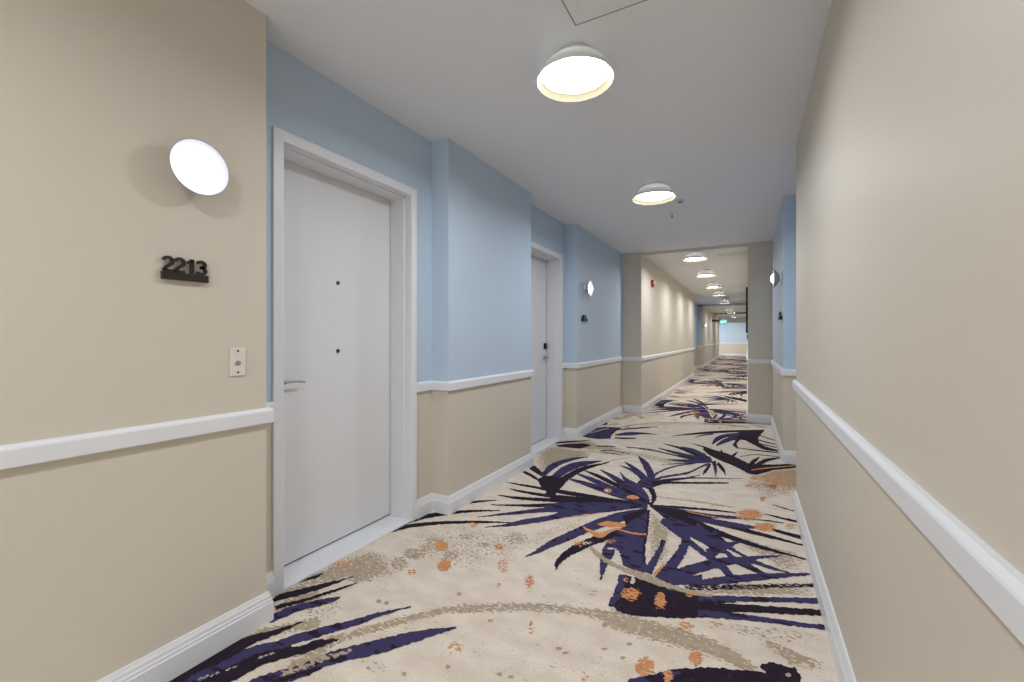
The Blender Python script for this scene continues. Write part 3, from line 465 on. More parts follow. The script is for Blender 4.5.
('s','N',1.5,[-1010,3903,-1008,3918,-988,3848,-984,3877,-966,3793,-961,3837,-943,3738,-938,3802,-916,3687,-916,3773,-886,3644,-892,3749,-857,3610,-864,3726,-828,3578,-833,3699,-803,3544,-801,3663,-777,3501,-769,3617,-751,3453,-739,3568,-725,3405,-711,3518,-702,3363,-686,3470,-682,3331,-666,3423,-664,3302,-648,3378,-646,3275,-633,3334,-628,3247,-618,3293]),
('p','N',1.5,[-961,3438,-901,3569,-780,3555,-668,3395,-615,3258,-676,3225,-833,3299,-1006,3349]),
('s','D',1.5,[-881,3467,-886,3532,-851,3436,-856,3510,-821,3406,-827,3489,-793,3377,-797,3466,-765,3350,-768,3440,-738,3325,-740,3410,-710,3301,-711,3377,-683,3279,-684,3343,-657,3256,-657,3311]),
('s','D',1.5,[-731,3609,-712,3725,-712,3570,-694,3682,-693,3533,-675,3639,-677,3500,-656,3595,-664,3471,-640,3551,-655,3447,-627,3509,-648,3427,-617,3469,-643,3410,-609,3426,-639,3391,-604,3381,-636,3364,-603,3336,-635,3330,-605,3296,-635,3291,-607,3259,-635,3252,-609,3224]),
('s','C',1.5,[-710,3567,-703,3585,-698,3528,-690,3550,-687,3491,-677,3517,-677,3455,-664,3483,-667,3422,-653,3447,-658,3391,-643,3409,-648,3360,-636,3373,-639,3328,-630,3337,-630,3296,-623,3303]),
('s','N',1.5,[-980,4502,-979,4536,-953,4427,-951,4498,-927,4356,-922,4461,-903,4290,-894,4420,-881,4228,-866,4370,-860,4169,-839,4313,-840,4113,-814,4252,-820,4057,-789,4186,-801,3999,-765,4117,-782,3937,-741,4041,-763,3871,-719,3966,-743,3801,-699,3894,-724,3734,-680,3826]),
('s','N',1.5,[-1057,4255,-1059,4277,-1026,4199,-1029,4248,-995,4146,-999,4219,-966,4094,-969,4190,-938,4044,-941,4157,-913,3997,-913,4122,-888,3952,-886,4086,-864,3907,-860,4047,-841,3861,-833,4005,-816,3813,-806,3958,-792,3765,-779,3909,-768,3715,-753,3862,-744,3667,-729,3816]),
('s','N',1.5,[-1070,4115,-1073,4134,-1039,4089,-1044,4122,-1010,4065,-1017,4111,-980,4039,-988,4098,-949,4007,-956,4076,-916,3966,-921,4044,-880,3918,-885,4006,-845,3869,-849,3966,-811,3823,-814,3929]),
('p','N',1.5,[-815,3636,-802,3826,-697,3883,-648,3809,-656,3653,-709,3601,-776,3589]),
('s','N',1.5,[-700,3767,-736,3808,-703,3821,-735,3856,-707,3875,-735,3907,-710,3926,-734,3964,-708,3977,-728,4021,-700,4030,-717,4076,-687,4084,-703,4132,-671,4138,-685,4187,-653,4189,-666,4239,-633,4239,-644,4288,-609,4287,-619,4334,-584,4333,-593,4378,-557,4376,-565,4418,-529,4416,-535,4453,-499,4453,-503,4484,-468,4489,-471,4513,-436,4526,-438,4542]),
('s','N',1.5,[-696,3712,-728,3798,-686,3759,-715,3836,-678,3806,-703,3875,-667,3853,-686,3918,-647,3904,-662,3966,-611,3960,-623,4019,-564,4020,-574,4078,-515,4081,-525,4138,-474,4141,-484,4195,-447,4202,-457,4251,-427,4262,-438,4308,-410,4320,-420,4363,-393,4373,-401,4416,-373,4422,-380,4461,-354,4466,-359,4499,-335,4509,-339,4536,-315,4554,-318,4574]),
('s','N',1.5,[-681,3681,-708,3777,-661,3729,-684,3814,-641,3777,-661,3852,-619,3825,-635,3891,-592,3870,-603,3928,-556,3911,-564,3963,-514,3951,-521,3996,-469,3987,-474,4028,-425,4020,-429,4056,-382,4047,-385,4080,-340,4070,-342,4101,-296,4091,-298,4121,-248,4115,-250,4143,-197,4143,-198,4167,-142,4173,-143,4192,-86,4203,-86,4217,-31,4233,-31,4242]),
('s','D',1.5,[-674,3641,-700,3737,-658,3675,-680,3761,-643,3708,-662,3786,-625,3740,-641,3811,-601,3770,-613,3835,-568,3795,-577,3856,-527,3816,-535,3875,-484,3836,-491,3893,-444,3857,-450,3912,-406,3878,-412,3931,-370,3898,-375,3951,-334,3918,-338,3971,-296,3939,-300,3990,-258,3960,-261,4009,-219,3983,-221,4027,-179,4005,-181,4045,-140,4028,-141,4063]),
('s','D',1.5,[-687,3702,-706,3780,-657,3744,-673,3815,-626,3787,-640,3852,-595,3829,-607,3888,-566,3867,-577,3921,-540,3898,-549,3950,-516,3923,-525,3974,-493,3949,-501,3999,-469,3980,-477,4027,-444,4020,-451,4061,-419,4064,-425,4098,-394,4111,-398,4137,-369,4157,-371,4175]),
('s','D',1.5,[-618,3224,-623,3253,-553,3241,-558,3275,-488,3258,-493,3297,-426,3274,-431,3318,-371,3290,-375,3335,-322,3304,-326,3348,-280,3317,-282,3358,-241,3329,-242,3367,-203,3340,-204,3374,-168,3348,-169,3379,-136,3355,-136,3382,-105,3361,-105,3384,-74,3368,-74,3387]),
('s','N',1.5,[-618,3216,-622,3254,-586,3203,-592,3257,-557,3190,-564,3261,-524,3178,-532,3265,-483,3172,-491,3267,-428,3173,-435,3267,-364,3177,-369,3265,-299,3186,-302,3264,-242,3196,-244,3266,-193,3210,-196,3276,-150,3228,-151,3289,-109,3247,-110,3303,-72,3263,-72,3312,-38,3275,-37,3317,-8,3285,-7,3318,21,3295,22,3318,51,3305,51,3319]),
('s','D',1.5,[-616,3209,-620,3246,-548,3190,-553,3245,-483,3172,-488,3245,-419,3154,-423,3243,-357,3138,-360,3236,-296,3124,-296,3224,-235,3111,-233,3207,-177,3100,-174,3190,-125,3089,-121,3173,-80,3079,-75,3158,-41,3070,-35,3143,-3,3062,3,3129,34,3055,40,3116,73,3049,79,3105,112,3044,118,3095,149,3039,155,3086,183,3035,189,3076,212,3031,217,3066,237,3027,242,3057,261,3024,265,3047,286,3020,289,3037]),
('s','N',1.5,[-351,3102,-355,3170,-313,3099,-316,3176,-274,3096,-277,3182,-237,3093,-239,3188,-202,3092,-202,3192,-167,3091,-167,3194,-134,3091,-132,3196,-102,3093,-99,3196,-70,3099,-68,3196,-39,3110,-37,3196,-10,3124,-8,3196,19,3140,21,3195,48,3156,50,3195]),
('s','N',1.5,[-605,3202,-605,3251,-575,3162,-573,3229,-546,3124,-543,3208,-516,3085,-512,3188,-485,3040,-478,3166,-450,2988,-440,3145,-413,2932,-398,3124,-377,2877,-356,3102,-345,2828,-317,3077,-316,2782,-280,3049,-287,2737,-245,3021,-260,2697,-214,2993,-233,2666,-187,2964,-209,2646,-165,2933,-186,2636,-145,2900,-165,2629,-126,2865,-144,2622,-108,2832]),
('s','D',1.5,[-617,3202,-620,3253,-545,3156,-548,3225,-476,3111,-478,3199,-411,3070,-411,3172,-348,3033,-346,3142,-288,2999,-283,3107,-230,2968,-224,3068,-174,2941,-167,3031,-120,2918,-113,2999,-68,2900,-61,2973,-18,2885,-12,2950,31,2873,37,2930,80,2863,86,2911,130,2855,135,2895,180,2849,184,2880,229,2844,233,2867,277,2838,280,2853]),
('s','N',1.5,[-505,2959,-499,3048,-462,2909,-455,3010,-421,2860,-412,2974,-383,2815,-371,2939,-348,2774,-333,2902,-317,2738,-299,2866,-288,2706,-268,2830,-261,2675,-240,2792,-234,2642,-211,2753,-206,2607,-183,2710,-178,2572,-155,2665,-152,2537,-129,2621,-129,2506,-107,2579,-109,2477,-88,2539,-92,2450,-73,2501,-75,2424,-60,2465,-59,2398,-47,2430]),
('s','N',1.5,[-319,2904,-286,3090,-277,2848,-244,3017,-237,2793,-205,2947,-198,2742,-169,2884,-161,2699,-135,2829,-124,2663,-101,2781,-88,2633,-68,2738,-53,2607,-35,2700,-20,2586,-5,2665,13,2571,24,2634,44,2559,53,2607,75,2550,81,2582,104,2540,108,2557]),
('s','N',1.5,[-215,2868,-184,3021,-177,2819,-148,2950,-140,2771,-114,2882,-104,2727,-83,2823,-67,2693,-52,2777,-31,2671,-20,2745,4,2657,14,2721,39,2649,47,2703,73,2642,80,2687,106,2636,111,2673,138,2634,142,2661,169,2633,173,2652,201,2631,203,2642]),
('s','C',1.5,[-315,2831,-313,2843,-298,2806,-295,2828,-282,2782,-278,2814,-267,2758,-261,2799,-252,2737,-244,2785,-237,2717,-228,2770,-222,2696,-212,2755,-209,2680,-198,2741,-198,2670,-189,2730,-190,2668,-185,2723,-183,2675,-186,2716,-182,2685,-185,2710,-181,2693,-182,2705]),
('p','C',1.5,[-98,2670,-101,2649,-108,2628,-119,2614,-132,2607,-144,2609,-153,2620,-157,2638,-156,2660,-148,2681,-137,2697,-123,2704,-111,2701,-102,2689]),
('s','C',1.5,[-110,2766,-108,2775,-98,2749,-94,2767,-86,2731,-81,2758,-74,2715,-68,2750,-63,2704,-56,2741,-52,2698,-47,2733,-42,2697,-38,2724,-32,2698,-30,2716,-23,2697,-21,2707]),
('p','C',1.5,[-238,2521,-238,2515,-240,2510,-242,2506,-246,2504,-249,2505,-251,2508,-252,2513,-252,2519,-251,2525,-248,2529,-245,2531,-242,2530,-239,2526]),
('p','C',1.5,[-186,2553,-187,2547,-189,2541,-192,2537,-196,2535,-200,2535,-203,2539,-204,2544,-204,2550,-202,2556,-198,2560,-194,2562,-191,2562,-188,2559]),
('s','N',1.5,[-383,2228,-429,2297,-371,2264,-417,2337,-358,2301,-404,2376,-344,2343,-393,2414,-332,2393,-383,2455,-322,2452,-374,2505,-313,2517,-364,2563,-306,2585,-356,2625,-301,2653,-351,2681,-300,2717,-348,2729,-303,2777,-348,2776,-307,2831,-349,2829,-311,2887,-350,2887]),
('s','N',1.5,[-389,2206,-416,2284,-357,2246,-384,2329,-324,2286,-351,2376,-291,2327,-318,2422,-259,2367,-285,2467,-229,2407,-253,2508,-199,2446,-221,2549,-169,2484,-188,2587,-139,2520,-154,2622,-109,2556,-120,2652,-79,2590,-87,2677,-47,2625,-52,2700,-11,2662,-14,2725,29,2701,27,2752,72,2742,72,2780,118,2784,118,2808,163,2826,163,2835]),
('s','N',1.5,[-187,2610,-213,2710,-166,2650,-190,2745,-144,2690,-166,2782,-123,2730,-142,2818,-103,2769,-118,2850,-85,2805,-96,2874,-68,2840,-75,2892,-51,2875,-55,2907,-33,2911,-34,2924]),
('s','N',1.5,[-253,2263,-259,2289,-234,2277,-240,2312,-214,2291,-222,2335,-194,2306,-203,2358,-173,2321,-181,2381,-149,2337,-157,2405,-124,2354,-131,2428,-97,2372,-103,2452,-67,2393,-73,2476,-36,2417,-41,2500,-3,2443,-7,2525,33,2473,31,2550,73,2505,73,2577,119,2542,120,2605,170,2583,173,2633,224,2626,226,2662,278,2669,280,2691]),
('s','D',1.5,[98,3441,99,3456,126,3431,128,3452,153,3420,156,3447,180,3411,184,3443,206,3403,210,3439,230,3396,235,3436,253,3391,259,3432,276,3387,282,3428,299,3382,305,3425]),
('s','D',1.5,[158,3659,160,3676,188,3642,190,3660,218,3625,221,3644,246,3609,249,3630,269,3599,272,3619,286,3594,288,3613,298,3593,300,3610,308,3595,310,3609,319,3595,321,3607]),
('s','D',1.5,[45,3300,46,3325,63,3306,64,3330,80,3313,81,3336,98,3319,99,3341,116,3323,118,3345,137,3326,139,3345,159,3328,160,3344,181,3329,182,3343,202,3331,203,3342]),
('s','D',1.5,[130,3173,135,3212,150,3163,156,3207,170,3154,177,3203,189,3145,197,3198,208,3137,217,3193,227,3131,236,3188,247,3126,256,3183,265,3122,275,3178,284,3118,294,3173]),
('p','O',0.703,[105,3437,94,3373,66,3312,28,3267,-14,3244,-53,3248,-80,3278,-92,3331,-83,3396,-56,3461,-16,3511,30,3536,71,3529,97,3493]),
('p','O',0.74,[168,3249,158,3203,136,3159,106,3125,73,3107,43,3109,23,3130,16,3167,24,3213,46,3259,77,3296,112,3315,143,3312,163,3288]),
('p','O',0.444,[292,3332,284,3300,269,3270,249,3247,227,3235,208,3237,196,3253,193,3279,200,3310,215,3342,236,3366,259,3378,278,3375,289,3359]),
('p','O',0.444,[130,4132,120,4075,93,4020,55,3978,14,3956,-23,3958,-49,3984,-59,4029,-50,4086,-24,4143,15,4188,59,4212,97,4208,123,4179]),
('p','O',0.444,[249,4143,238,4082,214,4026,182,3986,149,3968,119,3975,99,4008,93,4059,102,4121,125,4180,158,4224,194,4243,225,4234,244,4197]),
('p','O',0.37,[-128,3504,-134,3475,-153,3444,-179,3418,-210,3401,-238,3398,-259,3408,-267,3429,-262,3459,-244,3490,-217,3517,-186,3534,-157,3537,-136,3527]),
('p','O',0.666,[110,3773,108,3739,102,3709,95,3691,87,3687,81,3698,77,3722,76,3754,78,3790,84,3820,91,3840,99,3844,105,3832,110,3807]),
('s','O',0.7,[-389,3234,-390,3255,-352,3229,-353,3253,-315,3224,-316,3250,-279,3219,-279,3247,-243,3217,-243,3245,-208,3217,-208,3244,-173,3219,-173,3245,-139,3222,-138,3245,-105,3225,-104,3245]),
('s','N',1.5,[-642,2114,-643,2114,-643,2130,-648,2129,-644,2145,-653,2144,-646,2161,-658,2160,-647,2181,-664,2179,-649,2204,-672,2200,-651,2229,-680,2225,-652,2255,-689,2255,-653,2285,-698,2289,-654,2320,-708,2329,-654,2359,-719,2375,-653,2396,-728,2431,-652,2431,-733,2493,-648,2472,-730,2557,-643,2523,-721,2616,-637,2582,-710,2674,-630,2643,-700,2732]),
('s','N',1.5,[-1076,2142,-1080,2147,-1072,2147,-1078,2155,-1068,2151,-1076,2162,-1063,2158,-1074,2171,-1057,2168,-1071,2185,-1049,2183,-1067,2205,-1040,2203,-1062,2230,-1030,2224,-1057,2258,-1020,2245,-1052,2285,-1011,2265,-1048,2311,-1003,2286,-1044,2337,-995,2307,-1039,2365,-985,2330,-1032,2396,-973,2357,-1022,2428,-960,2386,-1010,2463,-945,2418,-997,2498,-931,2450,-984,2534,-918,2483,-973,2570,-905,2516,-961,2607,-892,2550,-948,2645,-877,2585,-933,2686,-859,2621,-917,2729,-840,2659,-899,2775,-820,2698,-880,2821,-800,2735,-859,2865,-780,2769,-838,2907,-759,2802,-817,2947,-737,2837,-794,2986,-714,2878,-768,3025,-690,2928,-737,3063,-664,2985,-702,3100,-637,3047,-665,3136,-610,3108,-629,3174]),
('s','D',1.5,[-873,2098,-879,2098,-875,2119,-888,2119,-878,2141,-897,2141,-880,2160,-907,2167,-879,2178,-913,2197,-877,2198,-915,2229,-873,2220,-915,2260,-868,2245,-912,2293,-861,2271,-906,2327,-852,2300,-899,2363,-840,2332,-889,2402,-827,2365,-876,2441,-813,2399,-862,2480,-798,2432,-845,2518,-781,2467,-827,2556,-763,2503,-807,2592,-745,2540,-786,2628,-727,2578,-765,2661,-709,2617,-743,2694,-691,2656,-720,2725,-672,2697,-697,2758]),
('p','N',1.5,[-677,2954,-611,3129,-572,2952,-545,2751,-513,2536,-475,2377,-444,2294,-506,2278,-580,2311,-625,2424,-664,2498,-719,2525,-717,2658,-708,2821]),
('s','D',1.5,[-617,3144,-602,3148,-608,3085,-593,3089,-599,3028,-583,3032,-590,2973,-575,2977,-582,2920,-566,2924,-573,2869,-558,2873,-564,2819,-550,2824,-556,2772,-543,2776,-549,2727,-536,2728,-544,2683,-531,2682,-540,2639,-527,2638,-535,2595,-523,2596,-529,2551,-517,2555,-520,2507,-509,2514,-511,2465,-500,2473,-501,2425,-490,2432,-491,2386,-481,2393]),
('s','D',1.5,[-704,2842,-751,2954,-691,2872,-736,2984,-676,2902,-721,3014,-663,2933,-706,3044,-650,2967,-691,3071,-639,3003,-675,3095,-630,3042,-659,3117,-621,3081,-643,3139,-612,3121,-627,3161]),
('s','N',1.5,[-450,2722,-426,2711,-450,2690,-425,2678,-451,2658,-425,2646,-452,2627,-424,2613,-454,2596,-424,2579,-456,2563,-424,2545,-458,2531,-425,2510,-460,2497,-426,2476,-463,2462,-427,2439,-466,2425,-427,2401,-470,2386,-428,2362,-473,2348,-429,2323,-477,2311,-430,2285]),
('s','D',1.5,[-458,2718,-442,2717,-456,2692,-440,2692,-453,2667,-438,2667,-451,2643,-437,2642,-449,2618,-435,2618]),
('p','O',1.3,[-858,2754,-815,2826,-702,2839,-681,2795,-769,2739,-831,2733]),
('s','O',1.15,[-924,2654,-926,2672,-907,2637,-909,2666,-890,2620,-893,2660,-872,2604,-877,2655,-855,2590,-861,2651,-837,2578,-844,2645,-817,2565,-826,2639,-797,2558,-812,2636,-778,2562,-802,2637,-764,2583,-795,2644,-758,2613,-787,2661,-753,2643,-777,2685,-746,2670,-764,2708,-735,2694,-750,2729,-722,2718,-734,2749,-708,2742,-718,2769,-693,2767,-701,2789]),
('s','O',1.2,[-714,2721,-717,2740,-691,2717,-694,2738,-667,2712,-670,2736,-644,2708,-647,2735,-621,2708,-626,2735,-601,2712,-606,2739,-582,2719,-586,2744,-563,2727,-567,2750,-544,2735,-548,2756]),
('p','O',0.518,[-800,2470,-799,2446,-809,2421,-829,2400,-853,2387,-879,2383,-901,2391,-914,2408,-916,2432,-907,2458,-887,2480,-861,2494,-834,2497,-812,2488]),
('p','C',0.6,[-794,2485,-794,2473,-800,2460,-812,2448,-827,2440,-842,2437,-854,2440,-860,2449,-861,2461,-854,2474,-842,2486,-827,2494,-812,2496,-800,2493]),
('p','O',0.518,[-678,2571,-677,2553,-685,2535,-698,2520,-715,2511,-732,2509,-747,2516,-755,2529,-756,2546,-748,2565,-735,2580,-717,2590,-700,2591,-686,2584]),
('p','C',0.8,[-667,2475,-668,2467,-673,2458,-682,2450,-693,2444,-703,2442,-712,2443,-716,2449,-715,2456,-710,2465,-701,2474,-690,2479,-680,2482,-671,2480]),
('s','O',1.2,[-802,3288,-815,3337,-789,3288,-807,3353,-777,3288,-799,3372,-765,3288,-789,3388,-755,3290,-777,3396,-746,3296,-762,3393,-736,3306,-748,3383,-725,3316,-733,3369,-714,3326,-719,3357]),
('p','O',0.814,[-937,3413,-933,3383,-936,3355,-947,3335,-962,3327,-979,3332,-995,3349,-1007,3375,-1012,3405,-1009,3434,-999,3454,-983,3463,-965,3458,-948,3440]),
('p','C',1.2,[-968,3396,-966,3384,-968,3373,-972,3365,-978,3361,-985,3363,-992,3370,-997,3381,-998,3393,-997,3404,-993,3412,-987,3416,-979,3414,-973,3407]),
('s','C',1.5,[-669,2472,-665,2478,-662,2447,-654,2460,-654,2424,-643,2442,-647,2401,-632,2423,-641,2378,-621,2401,-635,2355,-610,2377,-628,2330,-601,2352,-621,2304,-592,2327,-614,2279,-583,2304]),
('s','N',1.5,[-418,2162,-431,2212,-393,2180,-407,2236,-369,2198,-384,2261,-343,2216,-359,2286,-317,2236,-332,2311,-288,2258,-302,2336,-257,2282,-270,2360,-226,2306,-237,2385,-194,2331,-205,2410]),
('p','D',1.5,[-570,2221,-516,2224,-431,2220,-316,2215,-249,2201,-187,2217,-85,2245,-45,2235,-132,2174,-159,2130,-44,2155,-117,2083,-208,2015,-329,1957,-404,1923,-464,1909,-508,1915,-529,1933,-551,1931,-549,2006,-555,2116]),
('s','N',1.5,[-574,2216,-538,2215,-569,2172,-533,2172,-564,2130,-528,2130,-560,2092,-523,2089,-557,2059,-521,2051,-556,2031,-522,2018,-556,2005,-525,1989,-556,1978,-528,1964,-555,1951,-532,1940]),
('s','N',1.5,[-202,2157,-207,2206,-152,2183,-155,2232,-101,2209,-103,2258,-52,2235,-52,2283,-6,2258,-6,2306,33,2279,34,2325,69,2297,71,2343,103,2315,106,2360,140,2333,143,2377,180,2352,184,2397,221,2370,226,2417,263,2389,269,2437,304,2407,311,2457]),
('s','D',1.5,[-197,2092,-200,2143,-148,2113,-150,2167,-98,2134,-99,2191,-50,2155,-50,2214,-7,2173,-5,2234,31,2190,34,2250,65,2204,68,2264,98,2218,102,2277,134,2234,139,2291,174,2251,179,2308,215,2270,222,2325,258,2290,265,2342,300,2308,308,2359]),
('s','N',1.5,[-192,2039,-195,2091,-144,2056,-145,2108,-96,2074,-96,2125,-49,2091,-48,2141,-7,2106,-4,2155,29,2118,33,2165,61,2128,65,2172,93,2139,97,2179,128,2150,133,2188,169,2163,174,2200,214,2177,219,2212,259,2190,265,2226,302,2204,309,2238]),
('s','D',0.62,[-271,2209,-278,2257,-244,2224,-251,2277,-217,2239,-224,2298,-190,2254,-196,2318,-159,2272,-164,2339,-123,2293,-127,2361,-82,2318,-85,2383,-42,2342,-43,2405,-6,2364,-7,2425,20,2380,20,2440,40,2393,40,2452,63,2407,64,2466,97,2428,98,2486,147,2459,149,2516,207,2497,211,2552,272,2537,278,2590,336,2576,342,2627]),
('s','T',1,[-573,2247,-574,2271,-536,2235,-538,2268,-500,2223,-502,2265,-465,2212,-467,2262,-432,2204,-434,2259,-401,2199,-403,2256,-372,2196,-374,2253,-344,2195,-345,2251,-317,2195,-317,2249,-288,2195,-288,2247,-260,2196,-260,2245,-233,2198,-232,2245,-208,2201,-208,2245,-188,2206,-188,2246,-170,2212,-170,2249,-153,2218,-154,2252,-136,2224,-136,2255]),
('s','T',0.8,[-807,2416,-805,2450,-783,2388,-780,2430,-759,2360,-755,2411,-736,2335,-732,2393,-715,2314,-711,2378,-696,2299,-694,2364,-679,2289,-679,2352,-663,2282,-664,2341,-646,2275,-648,2331,-628,2268,-631,2322,-610,2263,-613,2315,-591,2258,-594,2308,-570,2254,-574,2303,-547,2252,-552,2300,-524,2252,-528,2300,-499,2251,-502,2299,-471,2247,-473,2295,-439,2239,-439,2287,-404,2228,-403,2277,-368,2216,-367,2266,-334,2205,-332,2256]),
('p','O',0.74,[-436,2095,-435,2065,-444,2036,-460,2014,-481,2002,-503,2004,-522,2018,-534,2043,-536,2073,-528,2103,-511,2127,-489,2139,-466,2137,-447,2121]),
('p','O',0.777,[-323,2095,-321,2060,-324,2029,-333,2008,-345,2002,-359,2010,-371,2033,-380,2065,-384,2101,-381,2135,-372,2157,-359,2165,-344,2154,-332,2129]),
('p','O',0.74,[-225,2209,-225,2195,-229,2181,-236,2171,-244,2167,-252,2169,-258,2177,-262,2189,-262,2204,-258,2218,-251,2228,-242,2233,-234,2231,-228,2222]),
('p','O',0.666,[-516,2186,-515,2173,-517,2162,-521,2153,-528,2150,-535,2152,-541,2159,-546,2170,-547,2183,-546,2195,-541,2203,-534,2207,-527,2205,-521,2197]),
('s','C',1.5,[-520,2247,-517,2250,-518,2233,-511,2240,-516,2219,-505,2229,-514,2206,-500,2217,-513,2197,-495,2204,-512,2189,-493,2190,-511,2180,-492,2178,-509,2170,-492,2167,-508,2159,-492,2157]),
('s','O',0.7,[-409,2268,-426,2283,-404,2297,-422,2313,-400,2327,-418,2344,-395,2355,-413,2374,-391,2379,-408,2400,-387,2396,-402,2420,-384,2409,-395,2433,-380,2422,-389,2442,-376,2437,-383,2452]),
('S','N',1.5,[-1669,664,-1839,700,-1661,693,-1821,730,-1652,724,-1801,760,-1643,754,-1783,789,-1636,783,-1770,816,-1633,809,-1764,839,-1632,832,-1763,860,-1632,853,-1763,883,-1631,872,-1759,906,-1629,893,-1750,929,-1626,915,-1738,951,-1623,937,-1725,972,-1617,959,-1712,994,-1610,983,-1698,1017,-1601,1007,-1683,1040,-1590,1031,-1668,1065,-1577,1058,-1650,1091,-1563,1088,-1631,1120,-1547,1120,-1609,1151,-1530,1153,-1586,1183,-1513,1184,-1564,1213,-1495,1212,-1543,1241,-1477,1239,-1522,1267,-1460,1265,-1501,1292,-1444,1291,-1483,1316,-1431,1315,-1468,1339,-1420,1338,-1455,1360,-1410,1360,-1442,1382,-1397,1385,-1425,1405,-1381,1412,-1404,1430,-1363,1442,-1380,1456,-1343,1472,-1355,1482,-1323,1503,-1330,1509]),
('S','D',1.5,[-1789,671,-1857,685,-1779,691,-1849,706,-1767,711,-1841,728,-1756,732,-1834,749,-1748,753,-1829,771,-1742,776,-1828,793,-1740,800,-1831,817,-1738,823,-1833,843,-1735,845,-1833,869,-1729,866,-1828,894,-1722,889,-1820,918,-1715,912,-1811,941,-1710,936,-1803,964,-1708,960,-1795,987,-1709,985,-1787,1010,-1709,1009,-1778,1032,-1708,1031,-1767,1054,-1703,1050,-1755,1072,-1696,1068,-1741,1088,-1688,1085,-1727,1103,-1680,1105,-1713,1120,-1673,1129,-1700,1141,-1666,1154,-1686,1163,-1659,1180,-1672,1187,-1652,1207,-1658,1210]),
('S','D',1.5,[-1789,1067,-1796,1069,-1789,1081,-1799,1084,-1789,1096,-1802,1099,-1789,1110,-1805,1115,-1789,1125,-1806,1130,-1788,1139,-1804,1145,-1786,1152,-1802,1158,-1785,1166,-1798,1172,-1784,1181,-1795,1185]),
('S','D',1.5,[-1580,794,-1659,791,-1589,803,-1665,799,-1597,811,-1672,808,-1602,816,-1681,822,-1605,823,-1685,838,-1603,837,-1684,857,-1597,854,-1679,877,-1590,874,-1672,898,-1584,894,-1666,918,-1580,914,-1662,938,-1578,934,-1658,958,-1575,954,-1652,979,-1570,972,-1643,1000,-1561,990,-1629,1020,-1549,1008,-1612,1039,-1536,1026,-1595,1056,-1524,1043,-1580,1071,-1514,1056,-1568,1085,-1505,1068,-1556,1096,-1495,1079,-1546,1107,-1487,1091,-1537,1117,-1480,1102,-1530,1127,-1475,1113,-1525,1137,-1470,1123,-1519,1148,-1464,1136,-1508,1160,-1457,1150,-1493,1172,-1449,1168,-1475,1184,-1441,1186,-1456,1195,-1433,1204,-1437,1207]),
('S','N',1.5,[-1457,750,-1561,768,-1456,767,-1559,786,-1455,784,-1558,803,-1454,801,-1556,823,-1453,821,-1552,843,-1451,843,-1548,866,-1449,866,-1542,891,-1446,890,-1534,917,-1440,914,-1523,943,-1430,937,-1507,969,-1415,960,-1488,993,-1399,984,-1468,1016,-1386,1007,-1453,1037,-1377,1027,-1444,1055,-1372,1045,-1438,1071,-1367,1060,-1433,1088,-1360,1075,-1425,1106,-1351,1090,-1416,1124,-1340,1105,-1405,1142,-1328,1121,-1393,1159,-1314,1137,-1380,1178,-1297,1155,-1364,1199,-1278,1174,-1346,1221,-1259,1194,-1328,1243,-1239,1216,-1309,1265,-1222,1240,-1289,1288,-1205,1266,-1268,1313,-1188,1293,-1246,1337,-1172,1317,-1225,1360,-1156,1340,-1204,1380,-1141,1362,-1183,1399,-1126,1383,-1163,1417,-1112,1404,-1143,1433,-1099,1425,-1123,1449,-1087,1445,-1104,1463,-1075,1465,-1086,1476,-1063,1485,-1067,1489]),
('S','T',0.62,[-1448,965,-1503,989,-1437,979,-1495,1005,-1426,992,-1487,1020,-1415,1007,-1479,1036,-1406,1021,-1472,1050,-1400,1037,-1465,1064,-1397,1053,-1459,1078,-1394,1067,-1452,1093,-1390,1080,-1442,1107,-1383,1091,-1430,1119,-1374,1102,-1416,1130,-1364,1114,-1402,1139,-1354,1127,-1390,1149,-1347,1142,-1379,1160,-1341,1157,-1369,1173,-1335,1173,-1359,1186,-1330,1188,-1348,1199]),
('S','D',0.9,[-1467,798,-1519,811,-1463,812,-1514,825,-1460,826,-1508,839,-1456,840,-1503,853,-1452,857,-1497,869,-1449,875,-1492,887,-1445,896,-1486,908,-1441,917,-1480,929,-1435,936,-1472,949,-1427,955,-1461,968,-1417,972,-1448,986,-1405,990,-1434,1003,-1395,1007,-1421,1020,-1385,1024,-1409,1036,-1375,1039,-1397,1051,-1365,1055,-1385,1065,-1355,1071,-1373,1081]),
('S','D',1.5,[-1967,1283,-1984,1290,-1961,1306,-1980,1315,-1955,1330,-1977,1340,-1949,1354,-1974,1365,-1942,1376,-1968,1389,-1933,1398,-1960,1412,-1922,1419,-1949,1434,-1912,1438,-1938,1453,-1905,1456,-1929,1470,-1901,1470,-1923,1482,-1901,1482,-1919,1491,-1901,1492,-1916,1499,-1901,1503,-1912,1508]),
('S','D',1.5,[-1906,1226,-1953,1250,-1891,1247,-1939,1272,-1876,1267,-1926,1294,-1861,1288,-1912,1316,-1847,1310,-1898,1338,-1834,1334,-1883,1361,-1823,1359,-1868,1384,-1811,1383,-1853,1407,-1801,1406,-1839,1429,-1791,1428,-1826,1449,-1782,1448,-1813,1467,-1774,1468,-1801,1484,-1767,1487,-1789,1501,-1762,1506,-1780,1517,-1758,1524,-1771,1532,-1754,1542,-1764,1548,-1750,1560,-1755,1563]),
('S','D',1.1,[-1834,1198,-1878,1220,-1822,1219,-1862,1240,-1809,1241,-1845,1260,-1796,1262,-1828,1280,-1784,1284,-1814,1300,-1773,1304,-1801,1319,-1763,1324,-1791,1339,-1754,1343,-1781,1358,-1745,1362,-1772,1377,-1736,1380,-1763,1396,-1727,1398,-1754,1413,-1719,1416,-1745,1431,-1711,1435,-1736,1449,-1704,1456,-1725,1469,-1697,1479,-1714,1489,-1691,1502,-1702,1509,-1684,1525,-1691,1529]),
